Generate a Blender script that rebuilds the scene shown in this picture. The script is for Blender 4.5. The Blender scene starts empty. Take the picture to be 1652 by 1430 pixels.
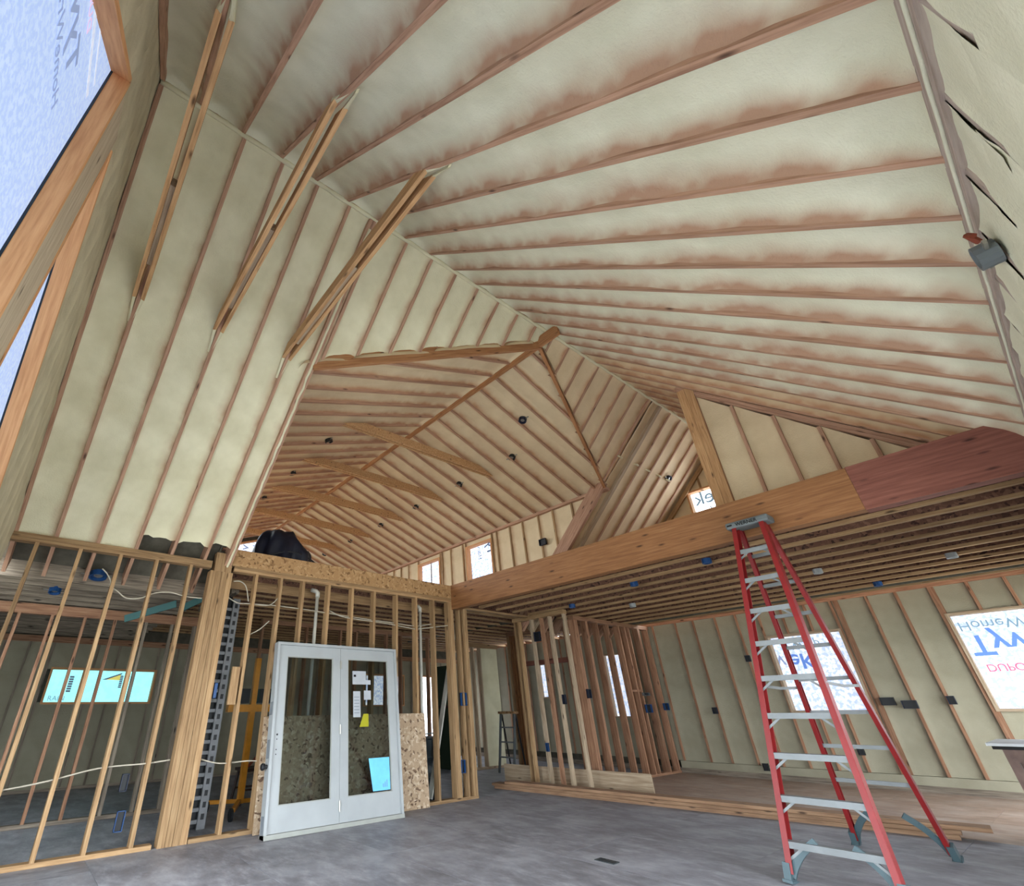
import bpy, bmesh, math, random
from mathutils import Vector as V, Matrix, noise

# ------------------------------------------------------------------ camera, sky, exposure
sc = bpy.context.scene
col = sc.collection
R = math.radians
EYE = V((0, 0, 1.26))


def setup_camera():
    yaw, pit, rol = R(52.43360254), R(28.7202627), R(-0.98199399)
    f = V((-math.sin(yaw) * math.cos(pit), math.cos(yaw) * math.cos(pit), math.sin(pit)))
    r = V((math.cos(yaw), math.sin(yaw), 0))
    u = r.cross(f)
    c, s = math.cos(rol), math.sin(rol)
    r2, u2 = c * r + s * u, -s * r + c * u
    cam = bpy.data.cameras.new('camera')
    cam.sensor_fit = 'HORIZONTAL'
    cam.sensor_width = 36
    cam.lens = 754.36 * 36 / 1652
    cam.shift_x = (826 - 668.375) / 1652
    cam.shift_y = (733.32 - 715) / 1652
    cam.clip_start = .02
    o = bpy.data.objects.new('camera', cam)
    col.objects.link(o)
    m = Matrix((r2, u2, -f)).transposed().to_4x4()
    m.translation = EYE
    o.matrix_world = m
    sc.camera = o


setup_camera()
SKY_STRENGTH = 13.5
WRAP = 1.0                      # glow of the back-lit house wrap
world = bpy.data.worlds.new('sky')
sc.world = world
world.use_nodes = True
bg = world.node_tree.nodes['Background']
bg.inputs[0].default_value = (.86, .94, 1.0, 1)
bg.inputs[1].default_value = SKY_STRENGTH
sc.view_settings.view_transform = 'Standard'
sc.view_settings.look = 'None'
sc.view_settings.exposure = 0.0
sc.view_settings.gamma = 1
sc.view_settings.use_curve_mapping = False
sc.cycles.use_denoising = True
sc.cycles.max_bounces = 8
sc.cycles.diffuse_bounces = 6


def portal(name, loc, normal, sx, sy):
    l = bpy.data.lights.new(name, 'AREA')
    l.shape = 'RECTANGLE'
    l.size, l.size_y = sx, sy
    l.cycles.is_portal = True
    o = bpy.data.objects.new(name, l)
    col.objects.link(o)
    o.location = loc
    o.rotation_euler = V(normal).to_track_quat('-Z', 'Z').to_euler()


# unseen openings added for daylight (doorways beside and behind the photographer, loft wall gaps)
portal('added_opening_near', (-3.2, -.7, 1.2), (0, 1, 0), 4.4, 2.4)
portal('added_opening_right', (.62, 2.9, 1.2), (-1, 0, 0), 4.4, 2.4)
portal('added_opening_right', (.62, 10.4, 1.2), (-1, 0, 0), 2.2, 2.2)
for px in (-8.7, -11.0, -13.2):
    portal('added_opening_loft', (px, 1.6, 4.3), (0, 1, 0), 1.6, 1.65)


# ------------------------------------------------------------------ helpers
rnd = random.Random(11)
WM = {}


def link(name, data, parent=None, M=None):
    M = M or Matrix()
    o = bpy.data.objects.new(name, data)
    col.objects.link(o)
    o.matrix_basis = M
    if parent is not None:
        o.parent = parent
        o.matrix_parent_inverse = WM[parent.name].inverted()
    WM[o.name] = M.copy()
    return o


def tag(o, label=None, cat=None, group=None, kind=None):
    if label:
        o['label'] = label
    if cat:
        o['category'] = cat
    if group:
        o['group'] = group
    if kind:
        o['kind'] = kind
    return o


def empty(name, loc=(0, 0, 0), **kw):
    o = link(name, None, None, Matrix.Translation(V(loc)))
    o.empty_display_size = .1
    return tag(o, **kw)


def mesh(verts, faces, mat, smooth=False):
    me = bpy.data.meshes.new('m')
    me.from_pydata([tuple(v) for v in verts], [], faces)
    if mat:
        me.materials.append(mat)
    if smooth:
        me.polygons.foreach_set('use_smooth', [True] * len(me.polygons))
    me.update()
    return me


BOXF = [(0, 3, 2, 1), (4, 5, 6, 7), (0, 1, 5, 4), (1, 2, 6, 5), (2, 3, 7, 6), (3, 0, 4, 7)]
_cache = {}


def box_mesh(L, w, d, mat):
    k = (round(L, 3), round(w, 3), round(d, 3), mat.name)
    if k not in _cache:
        x, y, z = L / 2, w / 2, d / 2
        _cache[k] = mesh([(-x, -y, -z), (x, -y, -z), (x, y, -z), (-x, y, -z), (-x, -y, z), (x, -y, z), (x, y, z), (-x, y, z)], BOXF, mat)
    return _cache[k]


def frame(x, up):
    x = V(x).normalized()
    z = V(up) - x * V(up).dot(x)
    z.normalize()
    y = z.cross(x)
    return x, y, z


def board(name, p0, p1, w, d, mat, parent, up=(0, 0, 1), oy=0, oz=0):
    """a length of timber from p0 to p1; w across, d along up; oy/oz shift the section"""
    p0, p1 = V(p0), V(p1)
    x, y, z = frame(p1 - p0, up)
    M = Matrix((x, y, z)).transposed().to_4x4()
    M.translation = (p0 + p1) / 2 + y * oy + z * oz
    return link(name, box_mesh((p1 - p0).length, w, d, mat), parent, M)


def abox(name, lo, hi, mat, parent=None):
    lo, hi = V(lo), V(hi)
    s = hi - lo
    c = (hi + lo) / 2
    a = max(range(3), key=lambda i: s[i])
    if a == 0:
        return board(name, c - V((s.x / 2, 0, 0)), c + V((s.x / 2, 0, 0)), s.y, s.z, mat, parent)
    if a == 1:
        return board(name, c - V((0, s.y / 2, 0)), c + V((0, s.y / 2, 0)), s.x, s.z, mat, parent)
    return board(name, c - V((0, 0, s.z / 2)), c + V((0, 0, s.z / 2)), s.x, s.y, mat, parent, up=(0, 1, 0))


class MB:
    """collects shapes into ONE mesh"""
    def __init__(self):
        self.v, self.f = [], []

    def add(self, vs, fs):
        n = len(self.v)
        self.v += [V(a) for a in vs]
        self.f += [tuple(i + n for i in f) for f in fs]
        return self

    def box(self, lo, hi):
        x0, y0, z0 = lo
        x1, y1, z1 = hi
        return self.add([(x0, y0, z0), (x1, y0, z0), (x1, y1, z0), (x0, y1, z0), (x0, y0, z1), (x1, y0, z1), (x1, y1, z1), (x0, y1, z1)], BOXF)

    def bar(self, p0, p1, w, d, up=(0, 0, 1), oy=0, oz=0):
        p0, p1 = V(p0), V(p1)
        x, y, z = frame(p1 - p0, up)
        y0, y1, z0, z1 = oy - w / 2, oy + w / 2, oz - d / 2, oz + d / 2
        vs = [p + y * a + z * b for p in (p0, p1) for a, b in ((y0, z0), (y1, z0), (y1, z1), (y0, z1))]
        return self.add(vs, [(0, 1, 2, 3), (7, 6, 5, 4), (0, 4, 5, 1), (1, 5, 6, 2), (2, 6, 7, 3), (3, 7, 4, 0)])

    def tube(self, pts, r, n=8):
        pts = [V(p) for p in pts]
        rs = r if isinstance(r, (list, tuple)) else [r] * len(pts)
        base = len(self.v)
        up = V((.13, .29, .95))
        for i, p in enumerate(pts):
            t = (pts[min(i + 1, len(pts) - 1)] - pts[max(i - 1, 0)]).normalized()
            if abs(t.dot(up)) > .95:
                up = V((.9, .3, .1))
            a = t.cross(up).normalized()
            b = t.cross(a)
            self.v += [p + (a * math.cos(2 * math.pi * k / n) + b * math.sin(2 * math.pi * k / n)) * rs[i] for k in range(n)]
        for i in range(len(pts) - 1):
            for k in range(n):
                k2 = (k + 1) % n
                self.f.append((base + i * n + k, base + i * n + k2, base + (i + 1) * n + k2, base + (i + 1) * n + k))
        self.f.append(tuple(base + k for k in range(n)))
        self.f.append(tuple(base + (len(pts) - 1) * n + n - 1 - k for k in range(n)))
        return self

    def lathe(self, c, axis, prof, n=16):
        c = V(c)
        ax, a, b = frame(axis, (.31, .2, .93))
        base = len(self.v)
        for h, r in prof:
            self.v += [c + ax * h + (a * math.cos(2 * math.pi * k / n) + b * math.sin(2 * math.pi * k / n)) * r for k in range(n)]
        for i in range(len(prof) - 1):
            for k in range(n):
                k2 = (k + 1) % n
                self.f.append((base + i * n + k, base + i * n + k2, base + (i + 1) * n + k2, base + (i + 1) * n + k))
        self.f.append(tuple(base + n - 1 - k for k in range(n)))
        self.f.append(tuple(base + (len(prof) - 1) * n + k for k in range(n)))
        return self

    def prism(self, poly, depth):
        """poly: 3D points in a plane; depth: offset vector"""
        d = V(depth)
        n = len(poly)
        vs = [V(p) for p in poly] + [V(p) + d for p in poly]
        fs = [tuple(range(n)), tuple(range(2 * n - 1, n - 1, -1))] + [(i, i + n, (i + 1) % n + n, (i + 1) % n) for i in range(n)]
        return self.add(vs, fs)

    def build(self, name, mat, parent=None, smooth=False, at=None):
        """at: origin of the new object (world); vertices are given in world space"""
        at = V(at) if at is not None else sum(self.v, V()) / len(self.v)
        me = mesh([v - at for v in self.v], self.f, mat, smooth)
        bm = bmesh.new()
        bm.from_mesh(me)
        bmesh.ops.recalc_face_normals(bm, faces=bm.faces)
        bm.to_mesh(me)
        bm.free()
        return link(name, me, parent, Matrix.Translation(at))


# ------------------------------------------------------------------ materials
def lin(r, g, b):
    f = lambda c: (c / 255 / 12.92) if c / 255 <= .04045 else ((c / 255 + .055) / 1.055) ** 2.4
    return (f(r), f(g), f(b), 1)


class Mat:
    def __init__(self, name, rough=.7, spec=.3):
        self.m = bpy.data.materials.new(name)
        self.m.use_nodes = True
        self.nt = self.m.node_tree
        self.b = self.nt.nodes['Principled BSDF']
        self.b.inputs['Roughness'].default_value = rough
        self.b.inputs['Specular IOR Level'].default_value = spec

    def n(self, t, **kw):
        nd = self.nt.nodes.new(t)
        for k, v in kw.items():
            if k in nd.inputs:
                nd.inputs[k].default_value = v
            else:
                setattr(nd, k, v)
        return nd

    def l(self, a, b):
        self.nt.links.new(a, b)

    def coord(self, scale=(1, 1, 1), space='Object', rand=True):
        tc = self.n('ShaderNodeTexCoord')
        mp = self.n('ShaderNodeMapping')
        mp.inputs['Scale'].default_value = scale
        self.l(tc.outputs[space], mp.inputs[0])
        if rand:
            oi = self.n('ShaderNodeObjectInfo')
            mul = self.n('ShaderNodeMath', operation='MULTIPLY')
            mul.inputs[1].default_value = 37.0
            self.l(oi.outputs['Random'], mul.inputs[0])
            cb = self.n('ShaderNodeCombineXYZ')
            for i in range(3):
                self.l(mul.outputs[0], cb.inputs[i])
            self.l(cb.outputs[0], mp.inputs['Location'])
        return mp.outputs[0]

    def ramp(self, fac, stops):
        r = self.n('ShaderNodeValToRGB')
        while len(r.color_ramp.elements) < len(stops):
            r.color_ramp.elements.new(.5)
        for e, (p, c) in zip(r.color_ramp.elements, stops):
            e.position = p
            e.color = c
        self.l(fac, r.inputs[0])
        return r.outputs[0]

    def noise(self, co, scale, detail=3, rough=.55, out='Fac'):
        t = self.n('ShaderNodeTexNoise')
        t.inputs['Scale'].default_value = scale
        t.inputs['Detail'].default_value = detail
        t.inputs['Roughness'].default_value = rough
        self.l(co, t.inputs['Vector'])
        return t.outputs[out]

    def mix(self, fac, a, b, mode='MIX'):
        m = self.n('ShaderNodeMix', data_type='RGBA', blend_type=mode)
        for s, v in ((m.inputs[0], fac), (m.inputs[6], a), (m.inputs[7], b)):
            if hasattr(v, 'is_output'):
                self.l(v, s)
            else:
                s.default_value = v
        return m.outputs[2]

    def bump(self, h, strength=.2, dist=.01):
        b = self.n('ShaderNodeBump')
        b.inputs['Strength'].default_value = strength
        b.inputs['Distance'].default_value = dist
        self.l(h, b.inputs['Height'])
        self.l(b.outputs[0], self.b.inputs['Normal'])

    def color(self, c):
        if hasattr(c, 'is_output'):
            self.l(c, self.b.inputs['Base Color'])
        else:
            self.b.inputs['Base Color'].default_value = c
        return self


def wood(name, light, mid, dark, var=.25, knots=True, rough=.7):
    m = Mat(name, rough, .25)
    co = m.coord((1.2, 22, 22))
    g = m.noise(co, 2.2, 4, .6)
    c = m.ramp(g, [(.28, dark), (.5, mid), (.72, light)])
    if knots:
        ck = m.coord((3.2, 11, 11))
        vo = m.n('ShaderNodeTexVoronoi')
        vo.inputs['Scale'].default_value = .8
        m.l(ck, vo.inputs['Vector'])
        k = m.ramp(vo.outputs['Distance'], [(.05, (1, 1, 1, 1)), (.16, (0, 0, 0, 1))])
        c = m.mix(k, c, tuple(x * .35 for x in dark[:3]) + (1,))
    oi = m.n('ShaderNodeObjectInfo')
    mr = m.n('ShaderNodeMapRange')
    mr.inputs[3].default_value = 1 - var
    mr.inputs[4].default_value = 1 + var * .5
    m.l(oi.outputs['Random'], mr.inputs[0])
    cc = m.n('ShaderNodeCombineColor')
    for i in range(3):
        m.l(mr.outputs[0], cc.inputs[i])
    c = m.mix(1.0, c, cc.outputs[0], 'MULTIPLY')
    m.color(c)
    m.bump(g, .15, .004)
    return m.m


M_STUD = wood('stud_lumber', lin(182, 152, 114), lin(162, 130, 94), lin(132, 102, 72))
M_STUD2 = wood('reddish_lumber', lin(176, 138, 110), lin(156, 116, 90), lin(122, 86, 66))
M_RAFTER = wood('rafter_lumber', lin(192, 154, 130), lin(174, 136, 112), lin(142, 106, 86), .1)
M_BEAM = wood('brown_beam', lin(184, 138, 98), lin(166, 118, 80), lin(134, 90, 60), .12)
M_TIE = wood('tie_lumber', lin(210, 170, 126), lin(192, 150, 106), lin(156, 114, 78), .12)
M_GLU = wood('glulam', lin(154, 110, 74), lin(138, 95, 60), lin(120, 79, 50), .05, True, .6)
M_GLU2 = wood('glulam_red', lin(140, 92, 78), lin(126, 78, 66), lin(108, 64, 54), .06, True, .6)
M_JAMB = wood('jamb_board', lin(222, 170, 122), lin(210, 156, 108), lin(190, 134, 90), .1, True)
M_GREYWOOD = wood('weathered_lumber', lin(160, 148, 132), lin(134, 122, 108), lin(98, 88, 78), .2)
M_PLATE = wood('dusted_plate', lin(186, 170, 160), lin(168, 152, 142), lin(140, 122, 112), .05, False)
M_POST = wood('dusted_post', lin(200, 184, 160), lin(184, 168, 144), lin(164, 146, 124), .05, True)
M_PALE = wood('pale_lumber', lin(188, 170, 146), lin(168, 148, 124), lin(138, 116, 94), .1)


def foam(name, c0, c1, stain, warm=1.0):
    m = Mat(name, .8, .25)
    co = m.coord((1, 1, 1), 'Object', False)
    big = m.noise(co, 2.3, 3, .55)
    fine = m.noise(co, 55, 3, .6)
    c = m.ramp(big, [(.3, c1), (.7, c0)])
    at = m.n('ShaderNodeAttribute', attribute_name='edge')
    st = m.noise(co, 5, 2, .5)
    mul = m.n('ShaderNodeMath', operation='MULTIPLY')
    m.l(at.outputs['Fac'], mul.inputs[0])
    add = m.n('ShaderNodeMath', operation='MULTIPLY_ADD')
    m.l(st, add.inputs[0])
    add.inputs[1].default_value = 1.6
    add.inputs[2].default_value = .1
    m.l(add.outputs[0], mul.inputs[1])
    f = m.ramp(mul.outputs[0], [(.12, (0, 0, 0, 1)), (.95, (.95, .95, .95, 1))])
    c = m.mix(f, c, stain)
    m.color(c)
    hs = m.n('ShaderNodeMath', operation='MULTIPLY_ADD')
    m.l(big, hs.inputs[0])
    hs.inputs[1].default_value = 2.0
    m.l(fine, hs.inputs[2])
    m.bump(hs.outputs[0], .35, .012)
    return m.m


M_FOAM = foam('spray_foam', lin(222, 217, 188), lin(202, 196, 164), lin(168, 132, 104))
M_FOAMD = foam('spray_foam_loft', lin(222, 204, 170), lin(206, 186, 152), lin(172, 128, 96))
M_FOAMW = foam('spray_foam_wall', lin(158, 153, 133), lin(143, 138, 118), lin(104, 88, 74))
M_FOAML = foam('spray_foam_right', lin(222, 219, 196), lin(202, 199, 174), lin(168, 130, 106))


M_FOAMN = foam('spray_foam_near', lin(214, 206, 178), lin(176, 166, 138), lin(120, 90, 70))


def osb(name, base, dark, light):
    m = Mat(name, .75, .2)
    co = m.coord((1, 1, 1))
    vo = m.n('ShaderNodeTexVoronoi')
    vo.inputs['Scale'].default_value = 30
    vo.inputs['Randomness'].default_value = 1
    wn = m.noise(co, 9, 2, .5, 'Color')
    mx = m.mix(.12, co, wn, 'ADD')
    m.l(mx, vo.inputs['Vector'])
    sp = m.n('ShaderNodeSeparateColor')
    m.l(vo.outputs['Color'], sp.inputs[0])
    c = m.ramp(sp.outputs[0], [(.03, dark), (.22, base), (.7, base), (1.0, light)])
    n2 = m.noise(co, 60, 2)
    c = m.mix(m.ramp(n2, [(.58, (0, 0, 0, 1)), (.74, (.6, .6, .6, 1))]), c, dark)
    m.color(c)
    m.bump(sp.outputs[0], .2, .004)
    return m.m


M_OSB = osb('osb', lin(168, 132, 92), lin(118, 88, 58), lin(188, 154, 114))
M_OSBG = osb('osb_grey', lin(176, 152, 126), lin(104, 82, 66), lin(206, 188, 164))
M_WEB = osb('joist_web', lin(108, 76, 62), lin(66, 46, 40), lin(130, 96, 78))


def plain(name, c, rough=.5, spec=.4, metal=0, var=0.0, scale=8.0):
    m = Mat(name, rough, spec)
    m.b.inputs['Metallic'].default_value = metal
    co = m.coord((1, 1, 1))
    n = m.noise(co, scale, 3)
    k = max(var, .06)
    a = tuple(min(1, x * (1 + k)) for x in c[:3]) + (1,)
    b = tuple(x * (1 - k) for x in c[:3]) + (1,)
    m.color(m.ramp(n, [(.3, b), (.7, a)]))
    return m.m


M_SHEATH = plain('roof_sheathing', lin(92, 88, 78), .9, .1, var=.2)
M_RED = plain('red_fibreglass', lin(122, 27, 28), .45, .4, var=.1)
M_ALU = plain('aluminium', lin(116, 120, 122), .5, .4, .15, .1)
M_CAP = plain('grey_plastic', lin(96, 102, 104), .55, .4)
M_FOOT = plain('dark_teal_brace', lin(64, 82, 88), .5, .4)
M_BLACK = plain('black_plastic', lin(24, 26, 30), .5, .4)
M_BLUE = plain('blue_box', lin(26, 66, 116), .45, .4)
M_NAVY = plain('navy_box', lin(26, 34, 54), .5, .4)
M_WHITE = plain('white_paint', lin(158, 162, 164), .35, .5, var=.06, scale=3)
M_SILL = plain('grey_sill', lin(150, 152, 146), .5, .4)
M_PVC = plain('white_pvc', lin(184, 182, 174), .35, .5)
M_CABLE = plain('white_cable', lin(180, 172, 156)
                , .5, .4)
M_PAPER = plain('paper', lin(170, 174, 180), .8, .2)
M_YELLOWP = plain('yellow_paper', lin(160, 156, 40), .8, .2)
M_CYAN = plain('pale_blue_reflection', lin(116, 200, 255), .6, .3, var=.08)  # colour of the reflection painted on the door glass
M_TAPE = plain('grey_tape', lin(118, 124, 130), .6, .3)
M_YELLOW = plain('yellow_paint', lin(196, 132, 40), .5, .4, var=.12)
M_WOODDK = plain('dark_stained_wood', lin(58, 40, 34), .5, .4)
M_TARP = plain('navy_tarp', lin(13, 16, 32), .55, .35, var=.3, scale=5)
M_DRUM = plain('dark_drum', lin(22, 36, 44), .45, .4)
M_GREEN = plain('dark_green_board', lin(34, 50, 36), .6, .3)
M_TEAL = plain('teal_strap', lin(70, 112, 112), .5, .4)
M_STEEL = plain('grey_perforated_steel', lin(120, 122, 126), .55, .5, .2, .15)
M_RUST = plain('rust_red_paint', lin(120, 56, 36), .6, .3)
M_CHROME = plain('hinge_metal', lin(170, 168, 160), .3, .6, .8)
M_TABLE = plain('table_top', lin(206, 208, 210), .5, .4, var=.08)
M_TRESTLE = plain('trestle_wood', lin(122, 100, 92), .7, .3, var=.2)
M_REG = plain('dark_register', lin(56, 60, 62), .6, .3)
M_GROUND = plain('ground_gravel', lin(206, 202, 192), .9, .1, var=.2, scale=1.5)
M_LUMB = wood('floor_lumber', lin(168, 136, 108), lin(146, 114, 88), lin(116, 88, 68), .15)
M_DARKBRD = plain('dark_board', lin(46, 44, 44), .8, .2, var=.2)


def floor_mat(name, c0, c1, c2, dust):
    m = Mat(name, .55, .35)
    tc = m.coord((.8, 1.9, 1), 'Object', False)
    a = m.noise(tc, 3.4, 8, .72)
    co = m.coord((1, 1, 1), 'Object', True)
    b = m.noise(co, 1.6, 6, .65)
    c = m.ramp(a, [(.34, c0), (.5, c1), (.66, c2)])
    c = m.mix(m.ramp(b, [(.45, (0, 0, 0, 1)), (.7, (.5, .5, .5, 1))]), c, dust)
    m.color(c)
    r = m.ramp(a, [(.3, (.42, .42, .42, 1)), (.7, (.66, .66, .66, 1))])
    m.l(r, m.b.inputs['Roughness'])
    m.bump(a, .12, .004)
    return m.m


M_FLOOR = floor_mat('dusty_subfloor', lin(100, 99, 105), lin(128, 127, 134), lin(158, 158, 165), lin(182, 184, 192))
M_FLOORB = floor_mat('brown_subfloor', lin(116, 96, 84), lin(146, 122, 106), lin(172, 150, 134), lin(182, 168, 158))
M_SLAB = floor_mat('grey_slab', lin(104, 108, 114), lin(134, 138, 146), lin(168, 172, 180), lin(184, 188, 196))


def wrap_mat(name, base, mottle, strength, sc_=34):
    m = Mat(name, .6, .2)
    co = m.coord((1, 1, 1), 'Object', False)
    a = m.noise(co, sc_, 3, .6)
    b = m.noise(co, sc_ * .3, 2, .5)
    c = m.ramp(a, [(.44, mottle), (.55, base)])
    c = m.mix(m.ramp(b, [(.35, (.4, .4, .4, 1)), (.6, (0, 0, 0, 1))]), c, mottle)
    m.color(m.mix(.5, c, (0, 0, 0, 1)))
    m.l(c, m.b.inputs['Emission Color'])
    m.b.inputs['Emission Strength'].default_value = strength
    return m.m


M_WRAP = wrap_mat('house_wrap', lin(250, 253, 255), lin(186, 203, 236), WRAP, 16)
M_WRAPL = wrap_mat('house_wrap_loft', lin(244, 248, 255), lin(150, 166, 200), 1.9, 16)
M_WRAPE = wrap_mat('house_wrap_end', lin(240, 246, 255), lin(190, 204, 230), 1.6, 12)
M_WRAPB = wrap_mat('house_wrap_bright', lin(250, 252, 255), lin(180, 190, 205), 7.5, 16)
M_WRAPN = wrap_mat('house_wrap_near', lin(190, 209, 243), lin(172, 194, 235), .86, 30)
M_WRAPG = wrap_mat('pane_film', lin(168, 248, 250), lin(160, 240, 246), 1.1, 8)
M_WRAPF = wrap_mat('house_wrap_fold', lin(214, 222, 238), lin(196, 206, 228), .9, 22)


def ink(name, c, e=.35):
    m = Mat(name, .7, .1)
    m.color(c)
    m.b.inputs['Emission Color'].default_value = c      # print on a back-lit sheet
    m.b.inputs['Emission Strength'].default_value = e
    return m.m


M_INKB = ink('blue_print', lin(92, 126, 196), .75)
M_INKG = ink('grey_print', lin(112, 140, 160), .75)
M_INKR = ink('red_print', lin(214, 96, 122), .8)
M_INKD = ink('dark_print', lin(86, 100, 120), .6)
M_INKN = ink('pale_blue_print', lin(132, 148, 182), .75)
M_INKY = ink('yellow_print', lin(216, 206, 110), .8)
M_INKR2 = ink('faint_red_print', lin(206, 180, 206), .8)
M_INKK = plain('black_print', lin(20, 22, 24), .6, .2)


def glass_mat():
    m = bpy.data.materials.new('door_glass')
    m.use_nodes = True
    nt = m.node_tree
    for n in list(nt.nodes):
        nt.nodes.remove(n)
    out = nt.nodes.new('ShaderNodeOutputMaterial')
    mx = nt.nodes.new('ShaderNodeMixShader')
    tr = nt.nodes.new('ShaderNodeBsdfTransparent')
    tr.inputs[0].default_value = (.70, .74, .74, 1)
    gl = nt.nodes.new('ShaderNodeBsdfGlossy')
    gl.inputs['Roughness'].default_value = .04
    fr = nt.nodes.new('ShaderNodeFresnel')
    fr.inputs[0].default_value = 1.5
    nt.links.new(fr.outputs[0], mx.inputs[0])
    nt.links.new(tr.outputs[0], mx.inputs[1])
    nt.links.new(gl.outputs[0], mx.inputs[2])
    nt.links.new(mx.outputs[0], out.inputs[0])
    return m


M_GLASS = glass_mat()


# lettering meshes (made first, while the scene is small)
def text_mesh(s, size, bold=0.0):
    c = bpy.data.curves.new('t', 'FONT')
    c.body = s
    c.size = size
    c.offset = bold
    c.extrude = .0008
    c.align_x = 'LEFT'
    o = bpy.data.objects.new('t', c)
    col.objects.link(o)
    bpy.context.view_layer.update()
    me = bpy.data.meshes.new_from_object(o.evaluated_get(bpy.context.evaluated_depsgraph_get()))
    bpy.data.objects.remove(o)
    bpy.data.curves.remove(c)
    return me


def lettering(s, size, mat, parent, origin, u, v, bold=0.0, name='lettering'):
    """text laid in the plane origin + u*x + v*y (u,v may mirror it)"""
    me = text_mesh(s, size, bold)
    me.materials.clear()
    me.materials.append(mat)
    u, v = V(u), V(v)
    o = V(origin)
    me.transform(Matrix((u, v, u.cross(v))).transposed().to_4x4())
    return link(name, me, parent, Matrix.Translation(o))


def smooth_pts(pts, n=6):
    P = [V(p) for p in pts]
    out = []
    for i in range(len(P) - 1):
        p0, p1, p2, p3 = P[max(i - 1, 0)], P[i], P[i + 1], P[min(i + 2, len(P) - 1)]
        for k in range(n):
            t = k / n
            out.append(.5 * ((2 * p1) + (p2 - p0) * t + (2 * p0 - 5 * p1 + 4 * p2 - p3) * t * t + (3 * p1 - p0 - 3 * p2 + p3) * t ** 3))
    return out + [P[-1]]


def foam_patch(name, A0, A1, B1, B0, nrm, mat, parent, recess=.05, lip=.03, seed=0, res=.16, edge=(0, 1), nb=8, amp=.012, ragB=0, ends=0.0, wide=0.0, lipb=None, wb=.035, rows=0):
    """foam in one bay. A side (A0->A1) runs along one timber, B side (B0->B1) along the next; nrm points into the room.
    edge = how strongly timber shows through beside A and B"""
    A0, A1, B0, B1, nrm = V(A0), V(A1), V(B0), V(B1), V(nrm).normalized()
    L = max((A1 - A0).length, (B1 - B0).length)
    W = max((B0 - A0).length, (B1 - A1).length, .05)
    na = rows or max(2, int(L / res))
    c = (A0 + A1 + B0 + B1) / 4
    vs, fs, ed = [], [], []
    ts = [.5 - .5 * math.cos(math.pi * j / nb) for j in range(nb + 1)]
    ss = [i / na for i in range(na + 1)]
    if ends and L > .4:
        ss = [0, .04 / L, .09 / L] + [x for x in ss if .13 / L < x < 1 - .13 / L] + [1 - .09 / L, 1 - .04 / L, 1]
    na = len(ss) - 1
    for i in range(na + 1):
        s = ss[i]
        a, b = A0.lerp(A1, s), B0.lerp(B1, s)
        for t in ts:
            p = a.lerp(b, t)
            d0, d1 = t * W, (1 - t) * W
            q = p * 1.0 + V((seed * 3.1, 0, 0))
            wob = 1 + .7 * noise.noise(q * 1.9)
            h = -recess + lip * wob * math.exp(-d0 / .035) + (lip if lipb is None else lipb) * (wob if lipb is None else .85 + .22 * noise.noise(q * 1.3)) * math.exp(-d1 / wb)
            h += amp * noise.noise(q * 3.3) + amp * .5 * noise.noise(q * 9.0)
            if ragB and s > 1 - 1.5 / na:
                p = p - (A1 - A0).normalized() * (.10 * (noise.noise(q * 7) + .6))
            if ends:
                h += ends * (math.exp(-s * L / .05) + math.exp(-(1 - s) * L / .05))
            h = min(h, -.004)
            vs.append(p + nrm * h - c)
            w = .05 + .03 * noise.noise(q * 2.3)
            if wide:
                w += .075 * max(0, noise.noise(q * V((.55, .9, .55)) + V((9, 2, seed * 1.7))) + .12)
            ed.append(min(1, edge[0] * math.exp(-d0 / w) + edge[1] * math.exp(-d1 / w)))
    m = nb + 1
    for i in range(na):
        for j in range(nb):
            fs.append((i * m + j, i * m + j + 1, (i + 1) * m + j + 1, (i + 1) * m + j))
    me = mesh(vs, fs, mat, True)
    at = me.attributes.new('edge', 'FLOAT', 'POINT')
    at.data.foreach_set('value', ed)
    return link(name, me, parent, Matrix.Translation(c))


# ------------------------------------------------------------------ shape of the house
XL, XR_, XC = -6.80, .44, -3.18           # left stud wall, right wall, ridge
ZP, ZR, S = 3.13, 6.60, .958
Y0, YB, YF = -.54, 6.05, 11.95             # near gable, beam face, far wall
YN, YK = 1.87, 8.45                        # near / far side of the cross gable
YC, ZC, SC = 5.16, 6.43, .362
XE = -15.0                                 # end of the cross gable
XV = -4.59                                 # where the valleys land
XA = -3.36                                 # where they start


def zl(x):
    return ZR - S * abs(x - XC)


def zc(y):
    return ZC - SC * abs(y - YC)


def xv(y):                                 # valley line on the left slope
    return XA + (XV - XA) * abs(y - YC) / (YK - YC)


def yv(x):                                 # distance of the valley from the cross ridge
    return (YK - YC) * min(1, max(0, (XA - x) / (XA - XV)))


NL = V((S, 0, -1)).normalized()            # into the room, left slope
NR = V((-S, 0, -1)).normalized()
NN = V((0, SC, -1)).normalized()           # near slope of the cross gable
NF = V((0, -SC, -1)).normalized()

# ground
tag(abox('ground', (-40, -30, -.5), (30, 40, -.16), M_GROUND), 'pale gravel ground around the house outside', 'ground', kind='structure')

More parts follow.
